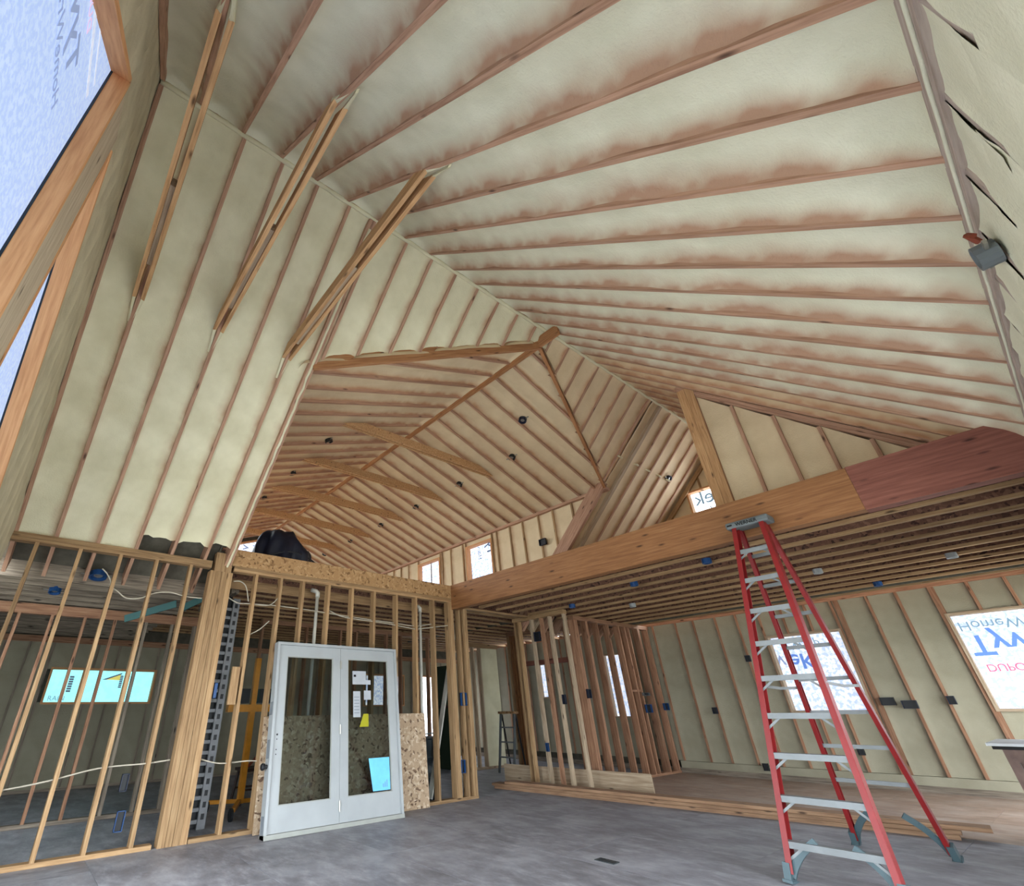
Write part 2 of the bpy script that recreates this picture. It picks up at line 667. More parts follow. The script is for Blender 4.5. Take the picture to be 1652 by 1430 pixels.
# ------------------------------------------------------------------ floor
fl = tag(abox('floor', (-13.4, -1.6, -.15), (XR_ + .2, YF + .2, -.004), M_SLAB), 'grey dusty floor of the house, sheet joints showing', 'floor', kind='structure')
ys = [-.54, 1.0, 2.22, 3.44, 4.66, 5.88, 7.10, 8.32, 9.54, 10.76, 11.95]
for j in range(len(ys) - 1):
    xs = [-6.86, -5.0, -2.56, -.12, .44] if j % 2 else [-6.86, -6.3, -3.86, -1.42, .44]
    for i in range(len(xs) - 1):
        m = M_FLOOR if ys[j] < 8.2 else M_FLOORB
        abox('floor_sheet', (xs[i] + .002, ys[j] + .002, -.003), (xs[i + 1] - .002, ys[j + 1] - .002, .0), m, fl)

# ------------------------------------------------------------------ main roof
roof = tag(MB().prism([(XC, Y0 - .12, ZR + .34), (XR_ + .3, Y0 - .12, zl(XR_ + .3) + .30), (XR_ + .3, Y0 - .12, zl(XR_ + .3) + .33), (XC, Y0 - .12, ZR + .37)], (0, YF - Y0 + .3, 0))
           .prism([(XC, Y0 - .12, ZR + .34), (-7.32, Y0 - .12, zl(-7.32) + .30), (-7.32, Y0 - .12, zl(-7.32) + .33), (XC, Y0 - .12, ZR + .37)], (0, YN - Y0 + .12, 0))
           .prism([(XC, YK, ZR + .34), (-7.32, YK, zl(-7.32) + .30), (-7.32, YK, zl(-7.32) + .33), (XC, YK, ZR + .37)], (0, YF - YK + .2, 0))
           .add([(XC, YN, ZR + .34), (XC, YK, ZR + .34), (XV + .04, YK, zl(XV + .04) + .30), (XA + .04, YC, zl(XA + .04) + .3), (XV + .04, YN, zl(XV + .04) + .30)], [(0, 1, 2, 3), (0, 3, 4)])
           .build('ceiling', M_SHEATH), 'steep vaulted ceiling of spray foamed rafters over the main room', 'ceiling', kind='structure')

RL0, RLS, RR0, RRS = .28, .424, .25, .417
RD, RW = .26, .040


def rafter(name, p0, p1, nrm, parent, mat=M_RAFTER, w=RW, d=RD, oz=0):
    return board(name, p0, p1, w, d, mat, parent, up=-nrm, oz=d / 2 + oz)


# right slope
yr = [RR0 + RRS * k for k in range(-2, 29)]
yr[0] = Y0 + .012
yr = [y for y in yr if y < YF - .05]
for i, y in enumerate(yr):
    rafter('rafter', (XC + .02, y, zl(XC + .02)), (XR_ + .06, y, zl(XR_ + .06)), NR, roof)
    y2 = yr[i + 1] if i + 1 < len(yr) else YF
    x1 = XR_ - .01
    foam_patch('foam_panel', (XC + .005, y + RW / 2, zl(XC + .005)), (x1, y + RW / 2, zl(x1)), (x1, y2 - RW / 2, zl(x1)), (XC + .005, y2 - RW / 2, zl(XC + .005)),
               NR, M_FOAML if y < 6 else M_FOAMD, roof, recess=.10, lip=.04, seed=i, edge=(.1, 1.15), amp=.02, ends=.08, wide=1.0, lipb=.098, wb=.06)
# left slope
ylf = [RL0 + RLS * k for k in range(-2, 28)]
ylf[0] = Y0 + .012
ylf = [y for y in ylf if y < YF - .05]


def left_end(y):
    if y < YN or y > YK:
        return -7.2
    return xv(y)


lst = sorted(ylf + [YN, YK])
for i, y in enumerate(lst):
    dbl = y in (YN, YK)
    if not dbl:
        xe = left_end(y)
        rafter('rafter', (XC - .02, y, zl(XC - .02)), (xe, y, zl(xe)), NL, roof)
    y2 = lst[i + 1] if i + 1 < len(lst) else YF
    inside = YN - .01 <= y and y2 <= YK + .01
    if inside:
        e0, e1 = xv(y), xv(y2)
    else:
        e0 = e1 = -6.86 if y2 < .8 or y > 5 else -6.68
    if y < YC < y2:
        e0 = e1 = XA
    g0 = .045 if y == YN else RW / 2
    foam_patch('foam_panel', (XC - .005, y + g0, zl(XC - .005)), (e0, y + g0, zl(e0)), (e1, y2 - RW / 2, zl(e1)), (XC - .005, y2 - RW / 2, zl(XC - .005)),
               NL, M_FOAM if y < YC else M_FOAMD, roof, recess=.06, lip=.03, seed=50 + i, edge=(.2, .9), amp=.016, lipb=.045, wb=.05, ragB=(not inside and .6 < y < 5), ends=.04)
# foam-caked ridge
mb = MB()
pts, rr = [], []
for k in range(120):
    y = Y0 + (YF - Y0) * k / 119
    pts.append((XC + .006 * noise.noise(V((y * 5, 1, 0))), y, ZR - .008 + .01 * noise.noise(V((y * 4, 3, 0)))))
    rr.append(.026 + .010 * noise.noise(V((y * 6, 7, 0))))
mb.tube(pts, rr, 7)
mb.build('ridge_foam', M_FOAM, roof, True)
abox('ridge_board', (XC - .02, Y0, ZR + .0), (XC + .02, YF, ZR + .25), M_RAFTER, roof)

# doubled rafter that edges the cross gable opening (near side), foam squeezed between its plies
for s in (-1, 1):
    rafter('trimmer_rafter', (XC - .02, YN + s * .024, zl(XC - .02)), (-7.0, YN + s * .024, zl(-7.0)), NL, roof, M_RAFTER, .042, .30, -.035)
pts = []
rr = []
for k in range(70):
    x = XC - .1 + (-6.98 - XC + .1) * k / 69
    p = V((x, YN, zl(x))) + NL * .036
    p.y += .014 * noise.noise(V((x * 9, 2, 5)))
    pts.append(p)
    rr.append(.017 + .009 * noise.noise(V((x * 11, 4, 1))))
MB().tube(pts, rr, 6).build('foam_bead', M_FOAM, roof, True)
# far side: doubled rafter seen from its side
for s in (0, 1):
    rafter('trimmer_rafter', (XV + .05, YK - .02 + s * .042, zl(XV + .05)), (-7.2, YK - .02 + s * .042, zl(-7.2)), NL, roof, M_RAFTER, .042, .27, -.01)
rafter('trimmer_rafter', (XC - .02, YK + .30, zl(XC - .02)), (-7.2, YK + .30, zl(-7.2)), NL, roof, M_PALE, .085, .27, -.03)

for k, (x, y) in enumerate(((-4.10, 8.35), (-4.10, 8.95), (-4.10, 9.40), (-4.10, 9.85), (-4.10, 10.25))):
    p = V((x, y, zl(x))) + NL * .0
    MB().tube(smooth_pts([p, p + NL * .05, p + NL * .06 + V((0, .05, 0)), p + NL * .03 + V((0, .10, 0))], 4), [.022] * 13, 7).build('foam_drip', M_FOAM, roof, True)

# ------------------------------------------------------------------ cross gable roof
cr = tag(MB().prism([(XV - .2, YC, ZC + .32), (XV - .2, YN - .2, zc(YN - .2) + .3), (XV - .2, YN - .2, zc(YN - .2) + .33), (XV - .2, YC, ZC + .36)], (XE - XV, 0, 0))
         .prism([(XV - .2, YC, ZC + .32), (XV - .2, YK + .2, zc(YK + .2) + .3), (XV - .2, YK + .2, zc(YK + .2) + .33), (XV - .2, YC, ZC + .36)], (XE - XV, 0, 0))
         .add([(XA + .2, YC, ZC + .33), (XV - .25, YC, ZC + .33), (XV - .25, YN - .05, zc(YN) + .31), (XV - .25, YK + .05, zc(YK) + .31)], [(0, 1, 2), (0, 3, 1)])
         .build('ceiling', M_SHEATH), 'lower pitched cross gable ceiling over the loft', 'ceiling', kind='structure')
xs = [-3.56 - .41 * k for k in range(29)]
xs = [x for x in xs if x > XE]
xs_all = sorted([XA, XV] + xs, reverse=True)
for i, x in enumerate(xs):
    w = yv(x)
    for sgn, nn in ((-1, NN), (1, NF)):
        if w > .12:
            rafter('rafter', (x, YC + sgn * .02, zc(YC)), (x, YC + sgn * w, zc(YC + w)), nn, cr)
for i in range(len(xs_all)):
    x = xs_all[i]
    x2 = xs_all[i + 1] if i + 1 < len(xs_all) else XE
    w0, w1 = yv(x), yv(x2)
    g0, g1 = (RW / 2 if x in xs else 0), (RW / 2 if x2 in xs else 0)
    for sgn, nn in ((-1, NN), (1, NF)):
        foam_patch('foam_panel', (x - g0, YC + sgn * .005, zc(YC)), (x - g0, YC + sgn * max(w0 + .13, .05), zc(YC + w0 + .13)), (x2 + g1, YC + sgn * max(w1 + .13, .05), zc(YC + w1 + .13)), (x2 + g1, YC + sgn * .005, zc(YC)),
                   nn, M_FOAMD, cr, recess=.085, lip=.045 if x in xs else 0, lipb=.045 if x2 in xs else 0, seed=90, edge=(.5 if x in xs else 0, 1.0 if x2 in xs else 0), amp=.016, res=.2, ends=.075)
board('cross_ridge_beam', (XA + .40, YC, ZC), (XE, YC, ZC), .045, .20, M_BEAM, cr, oz=.03)
for ye in (YN, YK):
    p0, p1 = V((XA, YC, zl(XA))), V((XV, ye, zl(XV)))
    board('valley_rafter', p0, p1, .05, .24, M_BEAM, cr, oz=.03 if ye == YN else .07)
# near (hidden) eave wall of the cross gable, closes the house but for openings added to light the loft
mb = MB()
for x0, x1 in ((XV + .1, -7.1),):
    mb.prism([(x0, YN - .13, zl(x0) + .26), (x1, YN - .13, zl(x1) + .26), (x1, YN - .13, zc(YN) + .3), (x0, YN - .13, zc(YN) + .3)], (0, .03, 0))
for x0, x1, za, zb in ((-7.1, -7.9, 3.0, 5.5), (-9.5, -10.2, 3.0, 5.5), (-11.8, -12.4, 3.0, 5.5), (-14.0, XE, 3.0, 5.5), (-7.9, -9.5, 3.0, 3.5), (-7.9, -9.5, 5.15, 5.5), (-10.2, -11.8, 3.0, 3.5), (-10.2, -11.8, 5.15, 5.5), (-12.4, -14.0, 3.0, 3.5), (-12.4, -14.0, 5.15, 5.5)):
    mb.box((x1, YN - .13, za), (x0, YN - .10, zb))
wk0 = tag(mb.build('wall_cross_near', M_SHEATH), 'sheathed eave wall on the near side of the cross gable', 'wall', kind='structure')



# ------------------------------------------------------------------ walls helper
def studs_and_foam(parent, at, us, z0, z1, openings, nrm, fmat, smat, proud=.012, depth=.12, recess=.02, dbl=(), faced=.04, foam_on=True, edge=(.35, .35), lip=.014):
    """at(u,z) -> point on the wall's inner face.  openings = (u0,u1,za,zb).  z1 may be a function"""
    zt = z1 if callable(z1) else (lambda u: z1)
    zb_ = z0 if callable(z0) else (lambda u: z0)
    nrm = V(nrm)

    def cuts(u, uu=None):
        a = [(za, zb) for (u0, u1, za, zb) in openings if (u0 - .001 < u < u1 + .001) and (uu is None or (u0 - .001 < uu < u1 + .001))]
        segs = []
        lo = zb_(u)
        base_ = lo
        for za, zb in sorted(a):
            if za > lo + .02:
                segs.append((lo, za))
            lo = max(lo, zb)
        segs.append((lo, None))
        return segs
    for i, u in enumerate(us):
        for lo, hi in cuts(u):
            h = zt(u) if hi is None else hi
            if h - lo > .06:
                w = faced * (2 if i in dbl else 1)
                board('stud', at(u, lo), at(u, h), w, depth, smat, parent, up=nrm, oz=proud - depth / 2)
    if foam_on:
        for i in range(len(us) - 1):
            u, v = us[i], us[i + 1]
            mid = (u + v) / 2
            for lo, hi in cuts(mid):
                ha = zt(u) if hi is None else hi
                hb = zt(v) if hi is None else hi
                la = zb_(u) if abs(lo - zb_(mid)) < 1e-6 else lo
                lb = zb_(v) if abs(lo - zb_(mid)) < 1e-6 else lo
                if max(ha, hb) - lo > .06:
                    ga = faced * (1 if i in dbl else .5)
                    gb = faced * (1 if (i + 1) in dbl else .5)
                    sg = 1 if v > u else -1
                    foam_patch('foam_panel', at(u + sg * ga, la), at(u + sg * ga, ha), at(v - sg * gb, hb), at(v - sg * gb, lb), nrm, fmat, parent,
                               recess=recess, lip=lip, seed=i + int(lo * 10), edge=edge, amp=.008, res=.22, nb=6)


win_no = [0]


def window(label, at, u0, u1, z0, z1, nrm, sheet, jamb=M_JAMB, depth=.13, trim=.038, mull=()):
    """a wrapped window opening; at(u,z) on the inner wall face"""
    win_no[0] += 1
    nrm = V(nrm)
    w = empty('window_%d' % win_no[0], at((u0 + u1) / 2, z0), label=label, cat='window', kind='structure')
    t = trim
    board('sill', at(u0, z0 - t / 2), at(u1, z0 - t / 2), t, depth + .02, jamb, w, up=nrm, oz=-depth / 2 + .012)
    board('head', at(u0, z1 + t / 2), at(u1, z1 + t / 2), t, depth + .02, jamb, w, up=nrm, oz=-depth / 2 + .012)
    for u, s in ((u0, -1), (u1, 1)):
        board('jamb', at(u + s * t / 2, z0 - t), at(u + s * t / 2, z1 + t), t, depth + .02, jamb, w, up=nrm, oz=-depth / 2 + .012)
    for um in mull:
        board('mullion', at(um, z0), at(um, z1), .05, depth * .6, jamb, w, up=nrm, oz=-depth * .6)
    q = [V(at(u0, z0)), V(at(u1, z0)), V(at(u1, z1)), V(at(u0, z1))]
    q = [p - nrm * depth for p in q]
    MB().prism(q, nrm * -.002).build('wrap_sheet', sheet, w)
    return w


# ------------------------------------------------------------------ far wall (ground floor and gable above)
atF = lambda u, z: V((u, YF, z))
NFW = (0, -1, 0)
wf = tag(abox('wall_far', (-13.4, YF + .14, -.1), (XR_ + .2, YF + .2, 3.0), M_SHEATH), 'foamed stud wall across the far end with wrapped windows', 'wall', kind='structure')
usF = [-13.1 + .42 * k for k in range(13)] + [-7.62, -6.92, -6.10, -5.54, -5.13, -4.65, -4.23, -3.80, -3.38, -2.97, -2.545, -2.46, -2.0, -1.59, -1.135, -.70, -.28, .34, .43]
usF = sorted(set(round(u, 3) for u in usF))
opF = [(-3.763, -2.59, 1.15, 2.45), (-1.094, .30, 1.15, 2.50), (-7.59, -6.95, 1.06, 2.44), (-9.78, -9.52, 1.54, 2.37)]
usF = [u for u in usF]
hdr = [(-3.79, -2.56, 1.15, 2.86), (-1.12, .33, 1.15, 2.74), (-7.6, -6.94, 1.06, 2.7)]


def fw_open(u0):
    return u0


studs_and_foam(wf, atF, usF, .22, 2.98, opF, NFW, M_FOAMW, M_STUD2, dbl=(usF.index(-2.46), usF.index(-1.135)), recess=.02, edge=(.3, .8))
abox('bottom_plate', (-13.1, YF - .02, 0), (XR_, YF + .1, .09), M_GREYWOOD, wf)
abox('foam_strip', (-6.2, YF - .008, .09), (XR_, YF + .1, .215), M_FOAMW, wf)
abox('top_plate', (-13.1, YF - .015, 2.98), (XR_, YF + .13, 3.06), M_STUD2, wf)
w1 = window('wrapped window behind the red stepladder showing part of a blue word', atF, -3.763, -2.59, 1.15, 2.45, NFW, M_WRAP, M_PALE)
w2 = window('wrapped window at the right end of the far wall with upside-down blue and red print', atF, -1.094, .30, 1.15, 2.50, NFW, M_WRAP, M_PALE)
w3 = window('tall wrapped window seen between the studs of the partition wall', atF, -7.59, -6.95, 1.06, 2.44, NFW, M_WRAP, M_PALE)
w4 = window('slim wrapped window strip far behind the framed closet', atF, -9.78, -9.52, 1.54, 2.37, NFW, M_WRAP, M_PALE)
YS = YF + .126
FL = (0, 0, -1)
lettering('HomeWrap', .205, M_INKG, w2, (-1.07, YS, 2.40), (1, 0, 0), FL)
lettering('Tyvek', .42, M_INKB, w2, (-1.05, YS, 2.18), (1, 0, 0), FL, .006)
lettering('DUPONT', .15, M_INKR, w2, (-1.00, YS, 1.76), (1, 0, 0), FL)
MB().prism([(-.38, YS, 1.75), (-.32, YS, 1.71), (-.38, YS, 1.67)], (0, -.001, 0)).build('printed_mark', M_INKR, w2)
MB().prism([(-1.05, YS, 2.435), (.28, YS, 2.435), (.28, YS, 2.475), (-1.05, YS, 2.475)], (0, .0005, 0)).build('wrap_fold', M_WRAP, w2)
lettering('eK', .38, M_INKB, w1, (-3.58, YS, 2.12), (1, 0, 0), FL, .006)
lettering('v', .38, M_INKN, w1, (-3.80, YS, 2.12), (1, 0, 0), FL, .002)
lettering('Wrap', .2, M_INKG, w1, (-3.45, YS, 2.34), (1, 0, 0), FL)

# gable over the far wall
YG = 11.2
atG = lambda u, z: V((u, YG, z))
gf = tag(MB().prism([(-7.2, YG + .15, 3.0), (.6, YG + .15, 3.0), (.6, YG + .15, 3.2), (XC, YG + .15, ZR + .35), (-7.2, YG + .15, 3.2)], (0, .05, 0)).build('wall_gable_far', M_SHEATH),
         'tall foamed gable wall at the far end of the loft', 'wall', kind='structure')
usG = [-7.0, -6.6, -6.2, -5.8, -5.4, -5.0, -4.6, -4.12, -3.8, -3.4, -3.0, -2.6, -2.18, -1.6, -1.2, -.8, -.4, 0, .4]
studs_and_foam(gf, atG, usG, 3.36, lambda u: zl(u) - .01, [(-4.10, -2.20, 4.2, 5.60)], NFW, M_FOAMD, M_STUD, recess=.03)
board('rake_plate', (XC, YG - .03, ZR - .06), (-6.9, YG - .03, zl(-6.9) - .06), .06, .09, M_STUD, gf)
w5 = window('wrapped window high in the far gable with mirrored print', atG, -4.10, -2.20, 4.2, 5.60, NFW, M_WRAPB)
lettering('Tyvek', .45, M_INKG, w5, (-2.96, YG + .126, 5.31), (-1, 0, 0), (0, 0, 1), .004)
lettering('HomeWrap.', .28, M_INKG, w5, (-2.79, YG + .126, 5.03), (-1, 0, 0), (0, 0, 1))

# ------------------------------------------------------------------ knee wall of the loft
atK = lambda u, z: V((u, YK + .02, z))
kw = tag(MB().prism([(XV + .02, YK + .2, 5.5), (XV + .02, YK + .2, zl(XV) + .22), (-7.0, YK + .2, zl(-7.0) + .22), (-7.0, YK + .2, 3.0), (XE, YK + .2, 3.0), (XE, YK + .2, 5.5)], (0, .04, 0)).build('wall_knee', M_SHEATH), 'low foamed knee wall of the loft with two small wrapped windows', 'wall', kind='structure')
usK = [-4.62, -5.05, -5.45, -5.96, -6.37, -6.85, -7.25, -7.70, -7.87, -8.84, -8.96, -9.45, -9.81, -9.9, -10.92, -11.4, -11.8, -12.2, -12.6, -13.0, -13.4, -13.8, -14.2, -14.6, -15.0]
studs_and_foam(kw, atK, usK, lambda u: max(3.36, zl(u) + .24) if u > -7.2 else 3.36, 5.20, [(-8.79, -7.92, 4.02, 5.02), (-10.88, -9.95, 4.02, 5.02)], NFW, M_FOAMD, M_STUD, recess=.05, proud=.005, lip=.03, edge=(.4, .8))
abox('top_plate', (XE, YK - .02, 5.18), (XV + .02, YK + .14, 5.24), M_RAFTER, kw)
w6 = window('small square wrapped window in the knee wall, the nearer of two', atK, -8.79, -7.92, 4.02, 5.02, NFW, M_WRAPL)
w7 = window('small square wrapped window in the knee wall, the farther of two', atK, -10.88, -9.95, 4.02, 5.02, NFW, M_WRAPL)
YS = YK + .14
DN = (0, 0, 1)
lettering('Tyvek', .34, M_INKD, w6, (-8.18, YS, 4.70), (0, 0, 1), (1, 0, 0), .003)
lettering('Home', .17, M_INKD, w6, (-8.50, YS, 4.66), (0, 0, 1), (1, 0, 0))
abox('sash_bar', (-10.43, YK + .10, 4.02), (-10.40, YK + .12, 5.02), M_GREYWOOD, w7)

# end wall of the cross gable
atE = lambda u, z: V((XE, u, z))
we = tag(MB().prism([(XE - .15, YN - .1, 3.0), (XE - .15, YK + .2, 3.0), (XE - .15, YK + .2, zc(YK) + .3), (XE - .15, YC, ZC + .35), (XE - .15, YN - .1, zc(YN) + .3)], (-.05, 0, 0)).build('wall_gable_loft', M_SHEATH),
         'gable end wall of the loft behind the navy tarp', 'wall', kind='structure')
usE = [YN + .02 + .42 * k for k in range(16)]
opE = [(3.3, 7.02, 4.2, 9.0)]
studs_and_foam(we, atE, usE, 3.36, lambda u: zc(u) - .01, opE, (1, 0, 0), M_FOAMD, M_STUD, recess=.04)
w8 = empty('window_8', (XE, YC, 4.2), label='wide wrapped gable window at the loft end beside the navy tarp', cat='window', kind='structure')
win_no[0] += 1
XS8 = XE - .12
MB().prism([(XS8, 3.3, 4.2), (XS8, 7.02, 4.2), (XS8, 7.02, zc(7.02) - .10), (XS8, YC, ZC - .10), (XS8, 3.3, zc(3.3) - .10)], (-.002, 0, 0)).build('wrap_sheet', M_WRAPE, w8)
board('sill', (XE - .05, 3.3, 4.18), (XE - .05, 7.02, 4.18), .14, .04, M_JAMB, w8)
for y in (3.28, 7.04):
    board('jamb', (XE - .05, y, 4.2), (XE - .05, y, zc(y) - .08), .04, .14, M_JAMB, w8, up=(1, 0, 0))
for y in (3.3, 7.02):
    board('head', (XE - .05, y, zc(y) - .07), (XE - .05, YC, ZC - .07), .14, .05, M_JAMB, w8)
lettering('vek', .40, M_INKN, w8, (XS8 + .002, 4.72, 6.10), (0, 0, -1), (0, -1, 0), .004)
lettering('Wrap', .2, M_INKN, w8, (XS8 + .002, 4.98, 6.22), (0, 0, -1), (0, -1, 0))

# ------------------------------------------------------------------ near gable (beside the photographer)
wn = tag(MB().box((XL - .2, Y0 - .2, -.1), (-5.42, Y0 - .15, 2.46)).box((-.95, Y0 - .2, -.1), (XR_ + .2, Y0 - .15, 2.46)).box((-5.42, Y0 - .2, 2.38), (-.95, Y0 - .15, 2.62))
         .build('wall_near', M_SHEATH), 'near gable wall with sloping wrapped windows beside orange boards', 'wall', kind='structure')
atN = lambda u, z: V((u, Y0, z))


def headA(x):
    return 4.92 - .962 * (x + 2.31)


def headB(x):
    return 4.66 + 1.2 * (x + 2.75)


bays = [-6.80, -6.4, -6.0, -5.6, -5.2, -4.8, -4.45, -4.1, -3.75, -3.40, XC, -2.715, -2.355, -1.85, -1.4, -.95, -.45, 0, XR_]
for i in range(len(bays) - 1):
    a, b = bays[i], bays[i + 1]

    def low(x, mid=(a + b) / 2):
        if -4.45 < mid < -2.715:
            return headB(x) + .04
        if -2.355 < mid < -.45:
            return headA(x) + .04
        if -2.715 < mid < -2.355:
            return 2.6
        return 2.45
    MB().prism([(a, Y0 - .05, low(a) - .0), (b, Y0 - .05, low(b) - .0), (b, Y0 - .05, zl(b) + .3), (a, Y0 - .05, zl(a) + .3)], (0, -.01, 0)).build('foam_backing', M_FOAMN, wn)
    MB().prism([(a, Y0 - .15, low(a) - .06), (b, Y0 - .15, low(b) - .06), (b, Y0 - .15, zl(b) + .36), (a, Y0 - .15, zl(a) + .36)], (0, -.04, 0)).build('sheathing', M_SHEATH, wn)
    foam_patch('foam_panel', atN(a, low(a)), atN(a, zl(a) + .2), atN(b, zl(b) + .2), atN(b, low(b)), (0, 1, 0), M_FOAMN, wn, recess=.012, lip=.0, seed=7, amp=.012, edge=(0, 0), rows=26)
abox('mullion_post', (-2.71, Y0 - .12, 2.6), (-2.35, Y0 + .004, 4.86), M_POST, wn)
abox('header', (-5.42, Y0 - .14, 2.40), (-.95, Y0 - .02, 2.60), M_STUD2, wn)  # spans the unseen doorway added for daylight
wa = empty('window_9', (-1.4, Y0 - .1, 2.6), label='large sloping wrapped window in the top corner, right of the slim foamed post', cat='window', kind='structure')
YW = Y0 - .10
MB().prism([(-2.31, YW, 2.6), (-.45, YW, 2.6), (-.45, YW, headA(-.45)), (-2.31, YW, 4.92)], (0, -.002, 0)).build('wrap_sheet', M_WRAPN, wa)
board('jamb', (-2.33, Y0 - .05, 2.6), (-2.33, Y0 - .05, 4.95), .04, .115, M_JAMB, wa, up=(0, 1, 0))
board('head', (-2.33, Y0 - .05, 4.96), (-.45, Y0 - .05, headA(-.45) + .02), .115, .04, M_JAMB, wa)
board('sill', (-2.31, Y0 - .05, 2.58), (-.45, Y0 - .05, 2.58), .115, .04, M_JAMB, wa)
board('gasket', (-2.308, YW + .006, 2.6), (-2.308, YW + .006, 4.92), .006, .012, M_DRUM, wa, up=(0, 1, 0))
board('gasket', (-2.308, YW + .006, 4.918), (-.45, YW + .006, headA(-.45) - .002), .012, .006, M_DRUM, wa)
YT_ = YW + .003
lettering('Tyvek', .26, M_INKN, wa, (-1.87, YT_, 3.93), (1, 0, 0), (0, 0, 1), .004)
lettering('HomeWrap', .12, M_INKN, wa, (-1.93, YT_, 3.76), (1, 0, 0), (0, 0, 1))
lettering('DUPONT', .10, M_INKR2, wa, (-1.78, YT_, 4.22), (1, 0, 0), (0, 0, 1))
for za, zb in ((4.36, 4.41), (4.50, 4.53)):
    MB().prism([(-2.2, YW + .001, za), (-.9, YW + .001, za - .1), (-.9, YW + .001, zb - .1), (-2.2, YW + .001, zb)], (0, .001, 0)).build('wrap_fold', M_WRAPF, wa)
wb = empty('window_10', (-3.5, Y0 - .1, 2.6), label='narrow sloping wrapped window left of the slim foamed post, at the frame edge', cat='window', kind='structure')
MB().prism([(-2.75, YW, 2.6), (-2.75, YW, 4.66), (-4.46, YW, 2.6)], (0, -.002, 0)).build('wrap_sheet', M_WRAPN, wb)
board('head', (-2.72, Y0 - .05, headB(-2.72) + .03), (-4.47, Y0 - .05, headB(-4.47) + .03), .125, .045, M_JAMB, wb)
board('jamb', (-2.73, Y0 - .05, 2.6), (-2.73, Y0 - .05, 4.66), .04, .115, M_JAMB, wb, up=(0, 1, 0))
board('gasket', (-2.76, YW + .006, headB(-2.76) - .002), (-4.46, YW + .006, headB(-4.46) - .002), .012, .008, M_DRUM, wb)

# ------------------------------------------------------------------ right wall
wr = tag(MB().box((XR_ + .15, Y0, 2.36), (XR_ + .2, YF, 3.5)).box((XR_ + .15, Y0, -.1), (XR_ + .2, .68, 2.4)).box((XR_ + .15, 5.12, -.1), (XR_ + .2, 9.3, 2.4)).box((XR_ + .15, 11.5, -.1), (XR_ + .2, YF + .2, 2.4))
         .build('wall_right', M_SHEATH), 'right wall thickly covered in foam up to its top plates', 'wall', kind='structure')
atR = lambda u, z: V((XR_, u, z))
NRW = V((-1, 0, 0))
usR = [RR0 + RRS * k for k in range(-1, 28)]
for i in range(len(usR) - 1):
    a, b = usR[i], usR[i + 1]
    if a > YF - .1:
        break
    b = min(b, YF)
    # a deep pocket under the plates, then foam that bulges over the studs
    h = 2.80 + .05 * noise.noise(V((a * 3, 0, 0)))
    MB().box((XR_ + .021, a, 2.42), (XR_ + .06, b, 3.1)).build('foam_backing', M_FOAML, wr)
    foam_patch('foam_panel', atR(a + .015, h - .10), atR(a + .015, 3.036), atR(b - .015, 3.036), atR(b - .015, h - .24), NRW, M_FOAML, wr, recess=.016, lip=.008, seed=300 + i, amp=.012, res=.05, edge=(0, .1))
    foam_patch('foam_panel', atR(a, 2.42), atR(a, h + .04), atR(b, h - .10), atR(b, 2.42), NRW, M_FOAML, wr, recess=.005, lip=.0, seed=340, amp=.02, res=.05, edge=(0, 0))
    board('stud', atR(a, h - .27), atR(a, 3.036), .036, .08, M_PLATE, wr, up=NRW, oz=-.04 - .012)
    if b < .7 or 5.1 < a < 9.3 or a > 11.4:
        foam_patch('foam_panel', atR(a, 0), atR(a, 2.42), atR(b, 2.42), atR(b, 0), NRW, M_FOAML, wr, recess=-.01, lip=0, seed=380 + i, amp=.03, edge=(0, 0))
for k, z in enumerate((3.057, 3.102)):
    abox('top_plate', (XR_ - .006 * k, Y0, z - .022), (XR_ + .09, YF, z + .022 + .03 * k), M_PLATE, wr)
pts = [(XR_ - .004 + .003 * noise.noise(V((k * .7, 0, 0))), Y0 + (YB - Y0) * k / 60, 3.08 + .004 * noise.noise(V((k * .9, 3, 0)))) for k in range(61)]
MB().tube(pts, .007, 6).build('foam_bead', M_FOAML, wr, True)
abox('header', (XR_ - .01, .66, 2.34), (XR_ + .12, 5.12, 2.42), M_STUD2, wr)  # heads of the out-of-view openings added to let daylight in
abox('header', (XR_ - .01, 9.3, 2.34), (XR_ + .12, 11.5, 2.42), M_STUD2, wr)

# ------------------------------------------------------------------ left stud wall
wl = empty('wall_left', (XL, 2.5, 0), label='open stud wall along the left side, no boards on it yet', cat='wall', kind='structure')
DW = .115                                   # stud depth; room face at XL
xm = XL - DW / 2
abox('top_plate', (XL - DW, -1.2, 3.075), (XL, 1.66, ZP), M_STUD, wl)
abox('top_plate', (XL - DW, -1.2, 3.035), (XL, 1.66, 3.073), M_STUD, wl)
abox('bottom_plate', (XL - DW, -1.2, 0), (XL, 1.6, .04), M_STUD, wl)
abox('bottom_plate', (XL - DW, 1.97, 0), (XL, 6.43, .04), M_STUD, wl)
for y in (-1.15, -.72, -.30, .13, .56, .975, 1.40):
    abox('stud', (XL - DW, y - .02, .04), (XL, y + .02, 3.035), M_STUD, wl)
for y in (2.31, 2.69, 3.05, 3.49, 3.92, 4.345, 4.80, 5.22, 5.62):
    abox('stud', (XL - DW, y - .02, .04), (XL, y + .02, 3.03), M_STUD, wl)
for y in (5.98, 6.022, 6.064, 6.23, 6.36, 6.405):
    abox('stud', (XL - DW, y - .02, .04), (XL, y + .02, 2.95 if y > 6.1 else 3.03), M_STUD, wl)
abox('top_plate', (XL - DW, 1.97, 3.03), (XL, 6.09, 3.07), M_STUD, wl)
abox('top_plate', (XL - DW, 1.97, 3.072), (XL, 6.09, 3.11), M_STUD, wl)
abox('top_plate', (XL - DW, 6.14, 2.95), (XL, 8.20, 2.985), M_STUD, wl)
